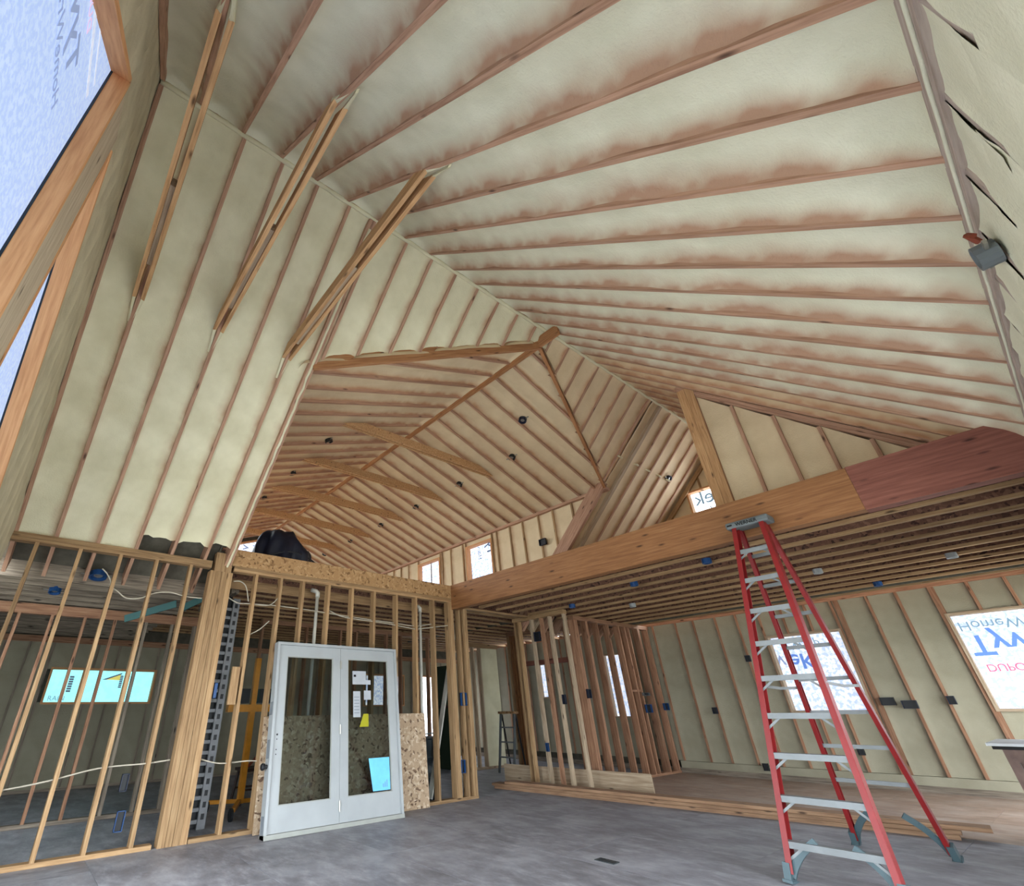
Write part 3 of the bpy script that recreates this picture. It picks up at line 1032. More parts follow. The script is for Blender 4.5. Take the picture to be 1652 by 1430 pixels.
abox('rim_board', (XL - .03, 1.93, 3.11), (XL + .004, 6.05, 3.345), M_OSB, wl)
abox('ledger', (XL - .34, 1.97, 2.86), (XL - .30, 6.3, 2.97), M_STUD, wl)
po = empty('built_up_post', (XL - .06, 1.82, 0), label='heavy post of four nailed studs in the left stud wall under the roof edge', cat='post')
for k in range(4):
    abox('ply', (XL - .14, 1.655 + .077 * k, 0), (XL + .005 - .004 * (k % 2), 1.728 + .077 * k, 3.0), M_STUD, po)
abox('post_block', (XL - .12, 1.70, 3.0), (XL + .004, 1.93, 3.26), M_STUD, po)

# ------------------------------------------------------------------ big beam, loft floor
gb = empty('glulam_beam', (-3.2, YB + .07, 2.9), label='long orange laminated beam carrying the loft edge across the room', cat='beam')
XJ = -.72
for k in range(3):
    abox('lamination', (XL + .002, YB + .047 * k, 2.905), (XJ, YB + .0465 + .047 * k, 3.35), M_GLU, gb)
    abox('lamination', (XJ + .002, YB + .047 * k - .004, 2.895), (XR_ - .005, YB + .0465 + .047 * k, 3.355), M_GLU2, gb)

lf = tag(MB().box((XL - .05, YB + .15, 3.322), (XR_, YF, 3.345)).box((-13.2, YN - .1, 3.322), (XL - .035, YF, 3.345)).box((XE, YN - .1, 3.322), (-13.2, YK + .1, 3.345)).build('ceiling', M_WEB),
         'underside of the loft floor on rows of wooden joists', 'ceiling', kind='structure')
tag(MB().box((XL - .05, YB + .15, 3.345), (XR_, YF, 3.352)).box((XE, YN - .1, 3.345), (XL - .035, YK + .1, 3.352)).build('floor', M_OSB), 'chipboard deck of the loft seen only from above', 'floor', kind='structure')


def ijoist(p0, p1, zb, h, parent):
    p0, p1 = V(p0), V(p1)
    d = (p1 - p0).normalized()
    side = V((-d.y, d.x, 0))
    j = board('joist', p0 + V((0, 0, zb + h / 2)), p1 + V((0, 0, zb + h / 2)), .012, h - .02, M_WEB, parent)
    board('flange', p0 + V((0, 0, zb + .019)), p1 + V((0, 0, zb + .019)), .060, .038, M_STUD, j)
    board('flange', p0 + V((0, 0, zb + h - .019)), p1 + V((0, 0, zb + h - .019)), .060, .038, M_STUD2, j)
    return j


for k in range(12):
    y = 6.26 + .478 * k
    ijoist((XL + .05, y, 0), (XR_ - .02, y, 0), 2.988, .33, lf)
for k in range(15):
    x = -7.24 - .41 * k
    ijoist((x, YN + .05, 0), (x, YF - .05, 0), 2.988, .33, lf)
# low ceiling of the back room, in front of the window wall
lo = tag(abox('ceiling', (-13.2, -1.4, 3.0), (-7.25, YN - .02, 3.03), M_SHEATH), 'dark joisted ceiling of the left back room behind the stud wall', 'ceiling', kind='structure')
for k in range(14):
    x = -7.45 - .41 * k
    abox('joist', (x - .02, -1.3, 2.76), (x + .02, YN - .05, 3.0), M_GREYWOOD, lo)

# ------------------------------------------------------------------ triangular wall above the beam
YT = 7.05
tr = tag(MB().prism([(-2.27, YT + .12, 3.345), (.5, YT + .12, 3.345), (XR_, YT + .12, zl(XR_)), (-2.27, YT + .12, zl(-2.27))], (0, .02, 0)).build('wall_triangular', M_SHEATH),
         'triangular foamed wall above the beam under the right slope', 'wall', kind='structure')
atT = lambda u, z: V((u, YT, z))
usT = [-2.06, -1.66, -1.26, -.88, -.50, -.12, .26]
studs_and_foam(tr, atT, usT, 3.345, lambda u: zl(u) - .10, [], NFW, M_FOAMD, M_RAFTER, recess=.03, edge=(.2, .5))
for k in range(2):
    board('rake_plate', (-2.27, YT + .05, zl(-2.27) - .055 + .045 * k), (.43, YT + .05, zl(.43) - .055 + .045 * k), .13 + .02 * k, .042, M_RAFTER, tr)
ps = empty('wall_end_post', (-2.17, YT, 3.345), label='wide orange post at the open end of the triangular wall above the beam', cat='post')
for k in range(2):
    abox('ply', (-2.27 + .115 * k, YT - .03, 3.345), (-2.158 + .115 * k, YT + .11, zl(-2.27) - .10), M_TIE, ps)

# ------------------------------------------------------------------ left rooms behind the stud wall
XW = -13.05
atW = lambda u, z: V((XW, u, z))
ww = tag(abox('wall_back', (XW - .2, -1.5, -.1), (XW - .15, YF + .2, 3.35), M_SHEATH), 'foamed outside wall of the back rooms with the wide cyan window', 'wall', kind='structure')
usW = [-1.3 + .41 * k for k in range(33)]
opW = [(.46, 2.40, 1.52, 2.13), (8.05, 9.45, 1.42, 2.2), (10.1, 11.6, .3, 2.2)]
studs_and_foam(ww, atW, usW, .05, 2.64, opW, (1, 0, 0), M_FOAMW, M_GREYWOOD, recess=.015)
abox('bottom_plate', (XW - .1, -1.3, 0), (XW + .01, YF, .05), M_GREYWOOD, ww)
abox('top_plate', (XW - .1, -1.3, 2.64), (XW + .012, YF, 2.76), M_STUD2, ww)
wg = window('wide low window with pale cyan panes behind the left studs', atW, .46, 2.40, 1.52, 2.13, (1, 0, 0), M_WRAPG, mull=(1.03, 1.98))
window('narrow window glimpsed far behind the right pane of the french door', atW, 8.05, 9.45, 1.42, 2.2, (1, 0, 0), M_WRAP)
window('glowing window added far back beyond the small stepladder', atW, 10.1, 11.6, .3, 2.2, (1, 0, 0), M_WRAPB)  # not a known window: glowing sheet added to brighten the back room
XG = XW - .126
for k in range(7):                          # illegible block letters running up the film
    abox('printed_mark', (XG, .80, 1.71 + .045 * k), (XG + .001, .88, 1.745 + .045 * k), M_INKD, wg)
    abox('printed_mark', (XG, 1.74, 1.80 + .036 * k), (XG + .001, 1.80, 1.828 + .036 * k), M_INKD, wg)
MB().prism([(XG, 1.44, 1.96), (XG, 1.74, 2.09), (XG, 1.74, 1.95)], (.001, 0, 0)).build('printed_mark', M_INKY, wg)
MB().prism([(XG + .0015, 1.40, 1.955), (XG + .0015, 1.76, 2.10), (XG + .0015, 1.76, 2.07), (XG + .0015, 1.48, 1.955)], (.001, 0, 0)).build('printed_mark', M_INKD, wg)
lettering('RAIN', .13, M_INKG, wg, (XG + .002, .52, 1.55), (0, 1, 0), (0, 0, 1))
abox('wall_end', (-13.2, -1.55, -.1), (XL - .2, -1.5, 3.1), M_FOAMW)
tag(bpy.data.objects['wall_end'], 'plain foamed end wall of the left back room', 'wall', kind='structure')
w2nd = empty('wall_inner_left', (-9.1, .5, 0), label='second dim stud wall inside the left back room', cat='wall', kind='structure')
abox('top_plate', (-9.2, -1.4, 2.60), (-9.1, 2.2, 2.74), M_STUD2, w2nd)
abox('bottom_plate', (-9.2, -1.4, 0), (-9.1, 2.2, .045), M_GREYWOOD, w2nd)
for y in (-1.1, -.72, -.30, .10, .52, .93, 1.38, 1.78, 2.14, 2.18):
    abox('stud', (-9.2, y - .02, .045), (-9.1, y + .02, 2.6), M_STUD2 if y < 1.3 else M_GREYWOOD, w2nd)
wp2 = empty('wall_inner_cross', (-8, 2.2, 0), label='short dim stud wall beside the perforated steel upright', cat='wall', kind='structure')
abox('top_plate', (-9.2, 2.16, 2.86), (-7.4, 2.27, 2.95), M_GREYWOOD, wp2)
for x in (-8.9, -8.5, -8.1, -7.7):
    abox('stud', (x - .04, 2.16, 0), (x + .04, 2.27, 2.86), M_DARKBRD if x > -8.2 else M_GREYWOOD, wp2)
wp3 = empty('wall_inner_back', (-9.9, 5, 0), label='dim stud wall behind the french door, across the back room', cat='wall', kind='structure')
abox('top_plate', (-9.95, 3.6, 2.86), (-9.84, 8.0, 2.95), M_STUD2, wp3)
abox('bottom_plate', (-9.95, 4.6, 0), (-9.84, 8.0, .04), M_STUD2, wp3)
for y in (3.62, 4.6, 5.0, 5.42, 5.83, 6.25, 6.66, 7.08, 7.5, 7.92):
    abox('stud', (-9.95, y - .02, .0), (-9.84, y + .02, 2.86), M_STUD2, wp3)

# short stud wall and partition right of the opening
ws = empty('wall_short', (-6.5, 8.25, 0), label='short stud wall with pale foot ends behind the floor lumber', cat='wall', kind='structure')
abox('top_plate', (-7.25, 8.19, 2.905), (-5.90, 8.30, 2.94), M_STUD, ws)
abox('top_plate', (-7.25, 8.19, 2.942), (-5.90, 8.30, 2.985), M_STUD, ws)
for x, m in ((-7.20, M_STUD), (-7.1, M_STUD), (-6.76, M_PALE), (-6.50, M_STUD2), (-6.28, M_PALE), (-5.93, M_PALE)):
    abox('stud', (x - .02, 8.20, 0), (x + .02, 8.29, 2.905), m, ws)
wp = empty('wall_partition', (-6.25, 10.5, 0), label='reddish stud partition running to the far wall left of the ladder', cat='wall', kind='structure')
abox('top_plate', (-6.36, 8.95, 2.90), (-6.22, YF, 2.985), M_STUD2, wp)
abox('bottom_plate', (-6.36, 8.95, 0), (-6.22, YF, .04), M_STUD2, wp)
for y in (8.97, 9.01, 9.05, 9.38, 9.42, 9.8, 10.22, 10.64, 10.9, 11.06, 11.45, 11.5, 11.88):
    abox('stud', (-6.36, y - .019, .04), (-6.22, y + .019, 2.90), M_STUD2, wp)
abox('blocking', (-6.34, 10.66, 1.55), (-6.24, 11.04, 1.59), M_STUD2, wp)
wc = empty('wall_closet', (-7.6, 9.65, 0), label='stud wall with a framed door header behind the short wall', cat='wall', kind='structure')
abox('top_plate', (-8.75, 9.6, 2.88), (-6.4, 9.71, 2.985), M_STUD2, wc)
abox('header', (-8.42, 9.6, 2.16), (-6.95, 9.71, 2.26), M_GLU2, wc)
for x, m in ((-8.72, M_STUD), (-8.62, M_GLU), (-8.54, M_GLU), (-8.46, M_GLU), (-7.5, M_STUD2), (-6.98, M_STUD2), (-6.93, M_STUD2), (-6.5, M_STUD2)):
    abox('stud', (x - .025, 9.6, 0 if x != -7.5 else 2.26), (x + .025, 9.71, 2.88), m, wc)

wq = empty('wall_inner_far', (-9.67, 9.5, 0), label='pale studs and foam far back between the left wall end and the closet', cat='wall', kind='structure')
abox('top_plate', (-9.76, 8.85, 2.70), (-9.66, 10.2, 2.80), M_STUD, wq)
for y in (8.87, 9.06, 9.28, 9.52):
    abox('stud', (-9.76, y - .022, 0), (-9.66, y + .022, 2.70), M_PALE, wq)
foam_patch('foam_panel', (-9.69, 9.55, .05), (-9.69, 9.55, 2.70), (-9.69, 10.18, 2.70), (-9.69, 10.18, .05), (1, 0, 0), M_FOAM, wq, recess=.01, lip=.005, seed=5, edge=(.1, .1))
abox('bottom_plate', (-9.76, 8.85, 0), (-9.66, 10.2, .05), M_PALE, wq)

# ------------------------------------------------------------------ collar ties
for k, y in enumerate((RL0 - RLS - .005, RL0 + RLS - .01, RL0 + 3 * RLS - .01)):
    t = empty('collar_tie', (XC, y, 5.25), label=('doubled collar tie across the ridge, nearest the sloping corner window', 'doubled collar tie across the ridge, middle of the three', 'doubled collar tie across the ridge, touching the roof edge trimmer')[k], cat='collar tie', group='doubled collar ties under the main ridge')
    zb = 5.20
    xh = (ZR - zb) / S
    for s in (-1, 1):
        # ends cut along the slope
        y0, y1 = y + s * .041 - .019, y + s * .041 + .019
        xt = (ZR - zb - .14) / S
        MB().prism([(XC - xh, y0, zb), (XC + xh, y0, zb), (XC + xt, y0, zb + .14), (XC - xt, y0, zb + .14)], (0, y1 - y0, 0)).build('plank', M_TIE, t)
    abox('spacer', (XC - .95 - .1 * k, y - .02, zb + .03), (XC + .05 + .1 * k, y + .02, zb + .13), M_PALE, t)
    for sx in (-1, 1):
        # foam smeared over the tie end and a little way along the rafter
        dn = V((sx, 0, -S)).normalized() if sx > 0 else V((sx, 0, -S)).normalized()
        nn_ = NR if sx > 0 else NL
        p = V((XC + sx * (xh - .05), y, zb + .05))
        mb = MB()
        for sy in (-1, 1):
            mb.prism([p + V((0, sy * .062, 0)), p + V((0, sy * .03, 0)) + nn_ * .012, p + dn * .34 + V((0, sy * .012, 0)), p + dn * .34 + V((0, sy * .03, 0)) - nn_ * .02], nn_ * -.03)
        mb.build('foam_collar', M_FOAM, t)
for k in range(5):
    x = -6.35 - 1.66 * k
    t = empty('collar_tie', (x, YC, 5.83), label='loft collar tie, %s from the near end of the cross gable' % ('first', 'second', 'third', 'fourth', 'fifth')[k], cat='collar tie', group='collar ties under the cross gable ridge')
    zb = 5.76
    yh, yt = (ZC - zb) / SC, (ZC - zb - .15) / SC
    for s in (-1, 1):
        x0 = x + s * .042 - .019
        MB().prism([(x0, YC - yh, zb), (x0, YC + yh, zb), (x0, YC + yt, zb + .15), (x0, YC - yt, zb + .15)], (.038, 0, 0)).build('plank', M_TIE, t)

# ------------------------------------------------------------------ small electrics
def ebox(loc, nrm, label, mat=M_NAVY, w=.06, h=.10, d=.05, group='electrical boxes on the foamed walls'):
    loc, nrm = V(loc), V(nrm)
    e = empty('electrical_box', loc, label=label, cat='electrical box', group=group)
    up = V((0, 0, 1)) if abs(nrm.z) < .8 else V((0, 1, 0))
    s = nrm.cross(up).normalized()
    up = s.cross(nrm).normalized()

    def P(a, b, c):
        return loc + s * a + up * b + nrm * c
    mb = MB()
    t = .006
    for (a0, a1, b0, b1) in ((-w, -w + t, -h, h), (w - t, w, -h, h), (-w, w, -h, -h + t), (-w, w, h - t, h)):
        mb.prism([P(a0, b0, 0), P(a1, b0, 0), P(a1, b1, 0), P(a0, b1, 0)], nrm * d)
    mb.build('case', mat, e)
    MB().prism([P(-w, -h, .0), P(w, -h, .0), P(w, h, .0), P(-w, h, .0)], nrm * .012).build('back_plate', M_BLACK, e)
    return e


def can(loc, nrm, label, r=.07, group='recessed light housings in the loft ceiling', mat=M_BLACK):
    loc, nrm = V(loc), V(nrm).normalized()
    e = empty('light_housing', loc, label=label, cat='light housing', group=group)
    MB().lathe(loc, nrm, [(-.02, r), (.045, r), (.045, r * .8), (.02, r * .75)], 14).build('can', mat, e)
    MB().lathe(loc, nrm, [(.018, r * .74), (.022, r * .3), (.03, r * .28)], 10).build('socket', M_CHROME, e)
    a, b, c = frame(nrm, (0, 0, 1.01))
    MB().bar(loc + nrm * .01 - b * r * 1.9, loc + nrm * .01 + b * r * 1.9, .02, .012, nrm).build('mount_bar', M_CHROME, e)
    return e


NBX = (0, -1, 0)
ordl = ('first', 'second', 'third', 'fourth', 'fifth', 'sixth', 'seventh')
k = 0
for x, y in ((-7.18, 3.46), (-8.91, 3.49), (-10.55, 3.48)):
    can(V((x, y, zc(y))) + NN * -.06, NN, 'dark light housing in the near slope of the loft ceiling, %s from the roof edge' % ordl[k], .075)
    k += 1
for k, x in enumerate((-5.58, -7.22, -8.89, -10.53, -12.21, -13.9)):
    can(V((x, 6.84, zc(6.84))) + NF * -.06, NF, 'dark light housing in the far slope of the loft ceiling, %s from the valley' % ordl[k], .075)
can(V((-4.70, 6.22, zc(6.22))) + NF * -.06, NF, 'dark blue housing highest up beside the far valley rafter', .075, mat=M_NAVY)
can(V((-4.07, 10.36, zl(-4.07))) + NL * -.03, NL, 'small blue-grey housing on the far left slope above the beam', .07, mat=M_NAVY)
# junction box on the right wall
jb = can((XR_ - .015, 2.73, 2.90), (-1, 0, 0), 'round grey junction box half buried in foam on the right wall', .055, 'boxes on the right wall', M_CAP)
MB().tube([(XR_ - .03, 2.66, 2.93), (XR_ - .05, 2.62, 2.96), (XR_ - .04, 2.60, 2.93)], .012, 6).build('nail_tab', M_RUST, jb)
for px, z, lab, mat in ((-2.33, 1.275, 'double black electrical box right of the laddered window', M_BLACK), (-2.065, 1.224, 'single navy box beside the double black box on the far wall', M_NAVY), (-1.549, 1.276, 'navy box nearest the printed right window', M_NAVY),
                        (-4.233, 2.103, 'navy box high on the far wall beside the ladder top half', M_NAVY), (-5.175, 1.161, 'navy box low left on the far wall near the partition', M_NAVY), (-2.97, .529, 'black box low under the laddered window', M_BLACK), (-4.536, .20, 'black box at the foot of the far wall left of the ladder', M_BLACK)):
    ebox((px, YF - .015, z), NBX, lab, mat, .095 if 'double' in lab else .045, .06)
ebox((-1.33, YT - .01, 3.60), NBX, 'navy box on the triangular wall just above the beam', M_NAVY, .05, .075)
ebox((-6.3, YK + .0, 4.52), NBX, 'navy box on the knee wall right of the small windows', M_NAVY, .09, .07)
GB = 'blue boxes on the open studs'
ebox((-6.22, 9.02, 1.5), (1, 0, 0), 'blue box on the first partition stud', M_NAVY, .05, .08, group=GB)
ebox((-6.21, 11.1, 1.22), (1, 0, 0), 'blue double box low on the partition near the window', M_BLUE, .11, .08, group=GB)
ebox((-6.21, 11.86, 1.25), (1, 0, 0), 'blue box in the corner where partition meets far wall', M_BLUE, .09, .07, group=GB)
ebox((-6.21, 11.12, 1.5), (1, 0, 0), 'grey plate box across the partition window studs', M_CAP, .12, .03, group=GB)
ebox((XL - .03, 6.22, 1.42), (1, 0, 0), 'blue box at the end studs of the left wall, upper', M_BLUE, .06, .10, group=GB)
ebox((XL - .03, 6.12, .45), (1, 0, 0), 'blue box at the end studs of the left wall, lower', M_BLUE, .04, .09, group=GB)
ebox((-6.60, 8.2, 2.55), NBX, 'dark round-cornered box high between the short wall studs', M_NAVY, .07, .09, group=GB)
ebox((-6.18, 8.22, 1.40), NBX, 'blue box on the short wall stud at bench height', M_NAVY, .03, .08, group=GB)
ebox((-6.72, 8.22, .62), NBX, 'blue box low on the pale short wall stud', M_BLUE, .025, .07, group=GB)
ebox((XL - .06, 1.965, 1.52), (0, 1, 0), 'blue box on the side of the built-up post', M_BLUE, .045, .09, group=GB)
ebox((XL - .06, 1.20, .62), (1, 0, 0), 'blue box low left of the built-up post, upper of two', M_NAVY, .035, .08, group=GB)
ebox((XL - .06, 1.24, .28), (1, 0, 0), 'blue box low left of the built-up post, lower of two', M_BLUE, .04, .09, group=GB)
can((-7.25, .41, 2.86), (.3, 0, -1), 'bright blue round ceiling box in the left back room', .10, 'ceiling boxes in the left back room', M_BLUE)
can((-7.9, .02, 2.74), (.3, 0, -1), 'dim blue square ceiling box in the left back room', .07, 'ceiling boxes in the left back room', M_BLUE)
can((-9.2, 1.72, 2.86), (.2, 0, -1), 'large blue ceiling box left of the built-up post', .13, 'ceiling boxes in the left back room', M_BLUE)
for (px, py, lab, mat) in ((-2.6, 7.0, 'blue joist box near the beam right of the ladder top', M_BLUE), (-3.9, 7.4, 'blue joist box near the beam left of the ladder top', M_BLUE), (-1.9, 9.0, 'white joist box in the middle of the joists right of the ladder', M_WHITE),
                           (-.55, 9.55, 'white joist box at the right edge of the joists', M_WHITE), (-4.9, 9.05, 'white joist box left of the ladder among the joists', M_WHITE), (-1.6, 10.9, 'small blue joist box close to the far wall', M_BLUE), (-5.6, 8.1, 'blue joist box above the short stud wall', M_BLUE)):
    can((px, py, 3.0), (0, 0, -1), lab, .06, 'boxes hung between the loft joists', mat)

# ------------------------------------------------------------------ cables and pipes
def cable(pts, label, r=.008, mat=M_CABLE):
    o = MB().tube(smooth_pts(pts), r, 6).build('cable', mat, None, True)
    return tag(o, label, 'cable', 'white cables run through the left stud wall')


xc_ = XL - .07
cable([(xc_, -.1, .635), (xc_, .155, .64), (xc_, .514, .687), (xc_, .931, .765), (xc_, 1.38, .78), (xc_, 1.63, .80)], 'white cable strung low at knee height left of the built-up post')
cable([(xc_, 1.98, .785), (xc_, 2.213, .73), (xc_, 2.557, .735), (xc_, 2.72, .72)], 'white cable strung low at knee height right of the built-up post')
cable([(xc_, .41, 2.85), (xc_, .47, 2.80), (xc_, .53, 2.72), (xc_, .54, 2.66)], 'short white cable hanging from the bright blue ceiling box')
cable([(xc_, .58, 2.63), (xc_, .639, 2.60), (xc_, .75, 2.535), (xc_, .90, 2.55), (xc_, 1.047, 2.63), (xc_, 1.227, 2.66), (xc_, 1.425, 2.63), (xc_, 1.63, 2.63)], 'wavy white cable high left of the built-up post')
cable([(xc_, 1.97, 2.68), (xc_, 2.12, 2.62), (xc_, 2.29, 2.63), (xc_, 2.72, 2.64), (xc_, 3.22, 2.63), (xc_, 3.87, 2.60), (xc_, 4.84, 2.57), (xc_, 5.25, 2.56), (xc_, 5.60, 2.62)], 'long white cable high through the studs above the french door')
cable([(xc_ + .03, 2.0, 2.90), (xc_ + .03, 2.10, 2.91), (xc_ + .03, 2.19, 2.84), (xc_ + .03, 2.25, 2.65)], 'white cable looping under the plate right of the post')
cable([(xc_ + .028, 2.33, 2.62), (xc_ + .028, 2.55, 2.63), (xc_ + .028, 2.66, 2.72), (xc_ + .028, 2.69, 2.80)], 'white cable rising to the top of the second stud')
cable([(xc_, 2.35, 2.22), (xc_, 2.48, 2.30), (xc_, 2.6, 2.42)], 'short white cable end left above the french door')
cable([(xc_ + .04, 3.52, 2.65), (xc_ + .04, 3.75, 2.58), (xc_ + .04, 4.1, 2.56), (xc_ + .04, 4.5, 2.55), (xc_ + .04, 5.2, 2.50)], 'second white cable sagging above the right half of the french door')
cable([(xc_ + .055, 5.24, 2.50), (xc_ + .055, 5.6, 2.56), (xc_ + .055, 5.95, 2.62)], 'white cable end right of the tall pipe')


def pipe(y, top, label, elbow):
    e = empty('plastic_pipe', (xc_ - .05, y, 0), label=label, cat='pipe', group='white plastic pipes in the left stud wall')
    if elbow:
        MB().tube([(xc_ - .05, y, .04), (xc_ - .05, y, top)], .026, 12).build('pipe', M_PVC, e, True)
    else:
        MB().tube([(xc_ - .05, y, 1.0), (xc_ - .05, y, top)], .026, 12).build('pipe', M_PVC, e, True)
    MB().tube([(xc_ - .05, y, top - .03), (xc_ - .05, y, top + .03), (xc_ - .07, y - .02, top + .06), (xc_ - .13, y - .07, top + .085)], .034, 12).build('elbow', M_PVC, e, True)
    if elbow:
        MB().tube([(xc_ - .05 + .01, y, .60), (xc_ - .05 + .01, y, .72)], .034, 12).build('coupling', M_PVC, e, True)
        MB().tube([(xc_ - .05 + .01, y, .66), (xc_ - .07, y - .08, .70)], .028, 10).build('tee', M_PVC, e, True)
    return e


pipe(3.35, 2.88, 'white plastic pipe rising above the french door', False)
pipe(5.39, 2.85, 'white plastic pipe down to the floor beside the chipboard sheet', True)
o = MB().bar((-7.02, 6.32, 2.72), (-6.99, 5.57, .05), .02, .10, (1, 0, 0)).build('pale_board', M_PVC)
tag(o, 'pale board slanting behind the last studs of the left wall', 'board')

# ------------------------------------------------------------------ french door leaning on the studs
Y1, Y2, HD = 2.66, 4.62, 2.13
fd = empty('french_door', (-6.38, (Y1 + Y2) / 2, 0), label='white double glazed french door unit leaning against the left stud wall', cat='door')
lean = V((-.22, 0, HD)).normalized()
nd = V((lean.z, 0, -lean.x))              # out of the face, into the room
base = V((-6.36, Y1, .0))


def D(u, v, d=0):
    return base + V((0, u, 0)) + lean * v + nd * d


W = Y2 - Y1


def slab(u0, u1, v0, v1, d0, d1, name, mat, parent):
    return MB().prism([D(u0, v0, d0), D(u1, v0, d0), D(u1, v1, d0), D(u0, v1, d0)], nd * (d1 - d0)).build(name, mat, parent)


slab(0, .035, 0, HD, -.12, 0.0, 'jamb', M_WHITE, fd)
slab(W - .035, W, 0, HD, -.12, 0.0, 'jamb', M_WHITE, fd)
slab(.035, W - .035, HD - .035, HD, -.12, 0.0, 'head', M_WHITE, fd)
slab(.0, W, -.0, .045, -.13, .012, 'sill', M_SILL, fd)
for s, (u0, u1) in enumerate(((.037, W / 2 - .002), (W / 2 + .002, W - .037))):
    l = slab(u0, u0 + .12, .048, HD - .037, -.065, -.026, 'door_leaf', M_WHITE, fd)
    st = .12
    for nm, a, b, c, d in (('stile', u1 - st, u1, .048, HD - .037), ('top_rail', u0 + st, u1 - st, HD - .175, HD - .037), ('bottom_rail', u0 + st, u1 - st, .048, .30)):
        slab(a, b, c, d, -.065, -.026, nm, M_WHITE, l)
    slab(u0 + st, u1 - st, .30, HD - .175, -.052, -.046, 'glass_pane', M_GLASS, l)
    for nm, a, b, c, d in (('glazing_bead', u0 + st, u0 + st + .012, .30, HD - .175), ('glazing_bead', u1 - st - .012, u1 - st, .30, HD - .175), ('glazing_bead', u0 + st, u1 - st, .30, .312), ('glazing_bead', u0 + st, u1 - st, HD - .187, HD - .175)):
        slab(a, b, c, d, -.046, -.030, nm, M_SILL, l)
    if s == 0:
        for v in (.98, 1.03, .87, .82):
            MB().lathe(D(u0 + .05, v, -.027), nd, [(0, .012 if v in (1.03,) else .007), (.002, .012 if v in (1.03,) else .007)], 10).build('lock_hole', M_BLACK, l)
    else:
        slab(1.19, 1.42, 1.62, 1.80, -.0455, -.044, 'sticker_or_reflection', M_PAPER, l)
        slab(1.40, 1.50, 1.62, 1.68, -.0455, -.0436, 'sticker_or_reflection', M_PAPER, l)
        slab(1.21, 1.25, 1.72, 1.75, -.0438, -.0434, 'sticker_print', M_INKK, l)
        slab(1.20, 1.32, 1.20, 1.53, -.0455, -.044, 'sticker_or_reflection', M_PAPER, l)
        slab(1.38, 1.50, 1.42, 1.54, -.0455, -.044, 'sticker_or_reflection', M_PAPER, l)
        for q in range(6):
            slab(1.215, 1.30, 1.25 + .04 * q, 1.258 + .04 * q, -.0438, -.0434, 'sticker_print', M_TAPE, l)
        MB().prism([D(1.30, 1.08, -.0455), D(1.45, 1.08, -.0455), D(1.45, 1.24, -.0455), D(1.37, 1.24, -.0455)], nd * .0015).build('sticker_or_reflection', M_YELLOWP, l)
        MB().prism([D(1.50, .325, -.0455), D(1.78, .325, -.0455), D(1.78, .70, -.0455), D(1.44, .70, -.0455)], nd * .0015).build('sticker_or_reflection', M_CYAN, l)  # cyan patch painted as the reflection of a bright opening in the glass
        for q in range(3):
            slab(1.66 + .03 * q, 1.678 + .03 * q, .36, .40 + .02 * q, -.0438, -.0434, 'sticker_print', M_INKB, l)
for v in (.22, 1.06, 1.87):
    MB().tube([D(W / 2, v - .055, -.018), D(W / 2, v + .055, -.018)], .011, 8).build('hinge', M_CHROME, fd)
for v0, v1 in ((.05, .22), (.78, .98), (1.25, 1.40)):
    MB().prism([D(-.001, v0, -.10), D(-.001, v0, -.02), D(-.001, v1, -.02), D(-.001, v1, -.10)], (0, -.002, 0)).build('tape_strip', M_TAPE, fd)
MB().lathe(D(-.002, .70, -.05), (0, -1, 0), [(0, .02), (.03, .018), (.035, .035), (.06, .04), (.075, .03)], 12).build('door_knob', M_BLACK, fd)
sh = abox('chipboard_sheet', (0, 0, 0), (.015, 2.66, 1.22), M_OSBG)
sh.matrix_basis = Matrix.Translation((-6.735, 3.99, .612)) @ Matrix.Rotation(R(-4), 4, 'Y') @ Matrix.Rotation(R(90), 4, 'Z') @ Matrix.Identity(4)
tag(sh, 'chipboard sheet standing on its long edge behind the french door', 'board')

# ------------------------------------------------------------------ red stepladder
ld = empty('stepladder', (-1.75, 6.2, 0), label='tall red fibreglass stepladder with grey metal steps standing before the beam', cat='ladder')
CT = 3.0
FLf, FRf = V((-2.13, 5.38, 0)), V((-1.40, 5.36, 0))
RLf, RRf = V((-2.14, 7.22, 0)), V((-1.40, 7.16, 0))
tFL, tFR = V((-1.80, 5.86, CT)), V((-1.50, 5.86, CT))
tRL, tRR = V((-1.79, 5.97, CT - .02)), V((-1.51, 5.97, CT - .02))


def rail(p0, p1, inward, w, fl_, name):
    d = (p1 - p0).normalized()
    xi = V((inward, 0, 0))
    yy = d.cross(xi).normalized()
    mb = MB()
    mb.bar(p0 + d * .06, p1, .006, w, up=yy)
    for s in (-1, 1):
        mb.bar(p0 + d * .06 + yy * s * (w / 2) + xi * fl_ / 2, p1 + yy * s * (w / 2) + xi * fl_ / 2, fl_, .006, up=yy)
    r = mb.build(name, M_RED, ld)
    f = MB().bar(p0, p0 + d * .13, .05, w + .02, up=yy, oy=0)
    f.bar(p0, p0 + d * .02, .07, w + .05, up=yy)
    f.build('foot', M_FOOT, r)
    return r


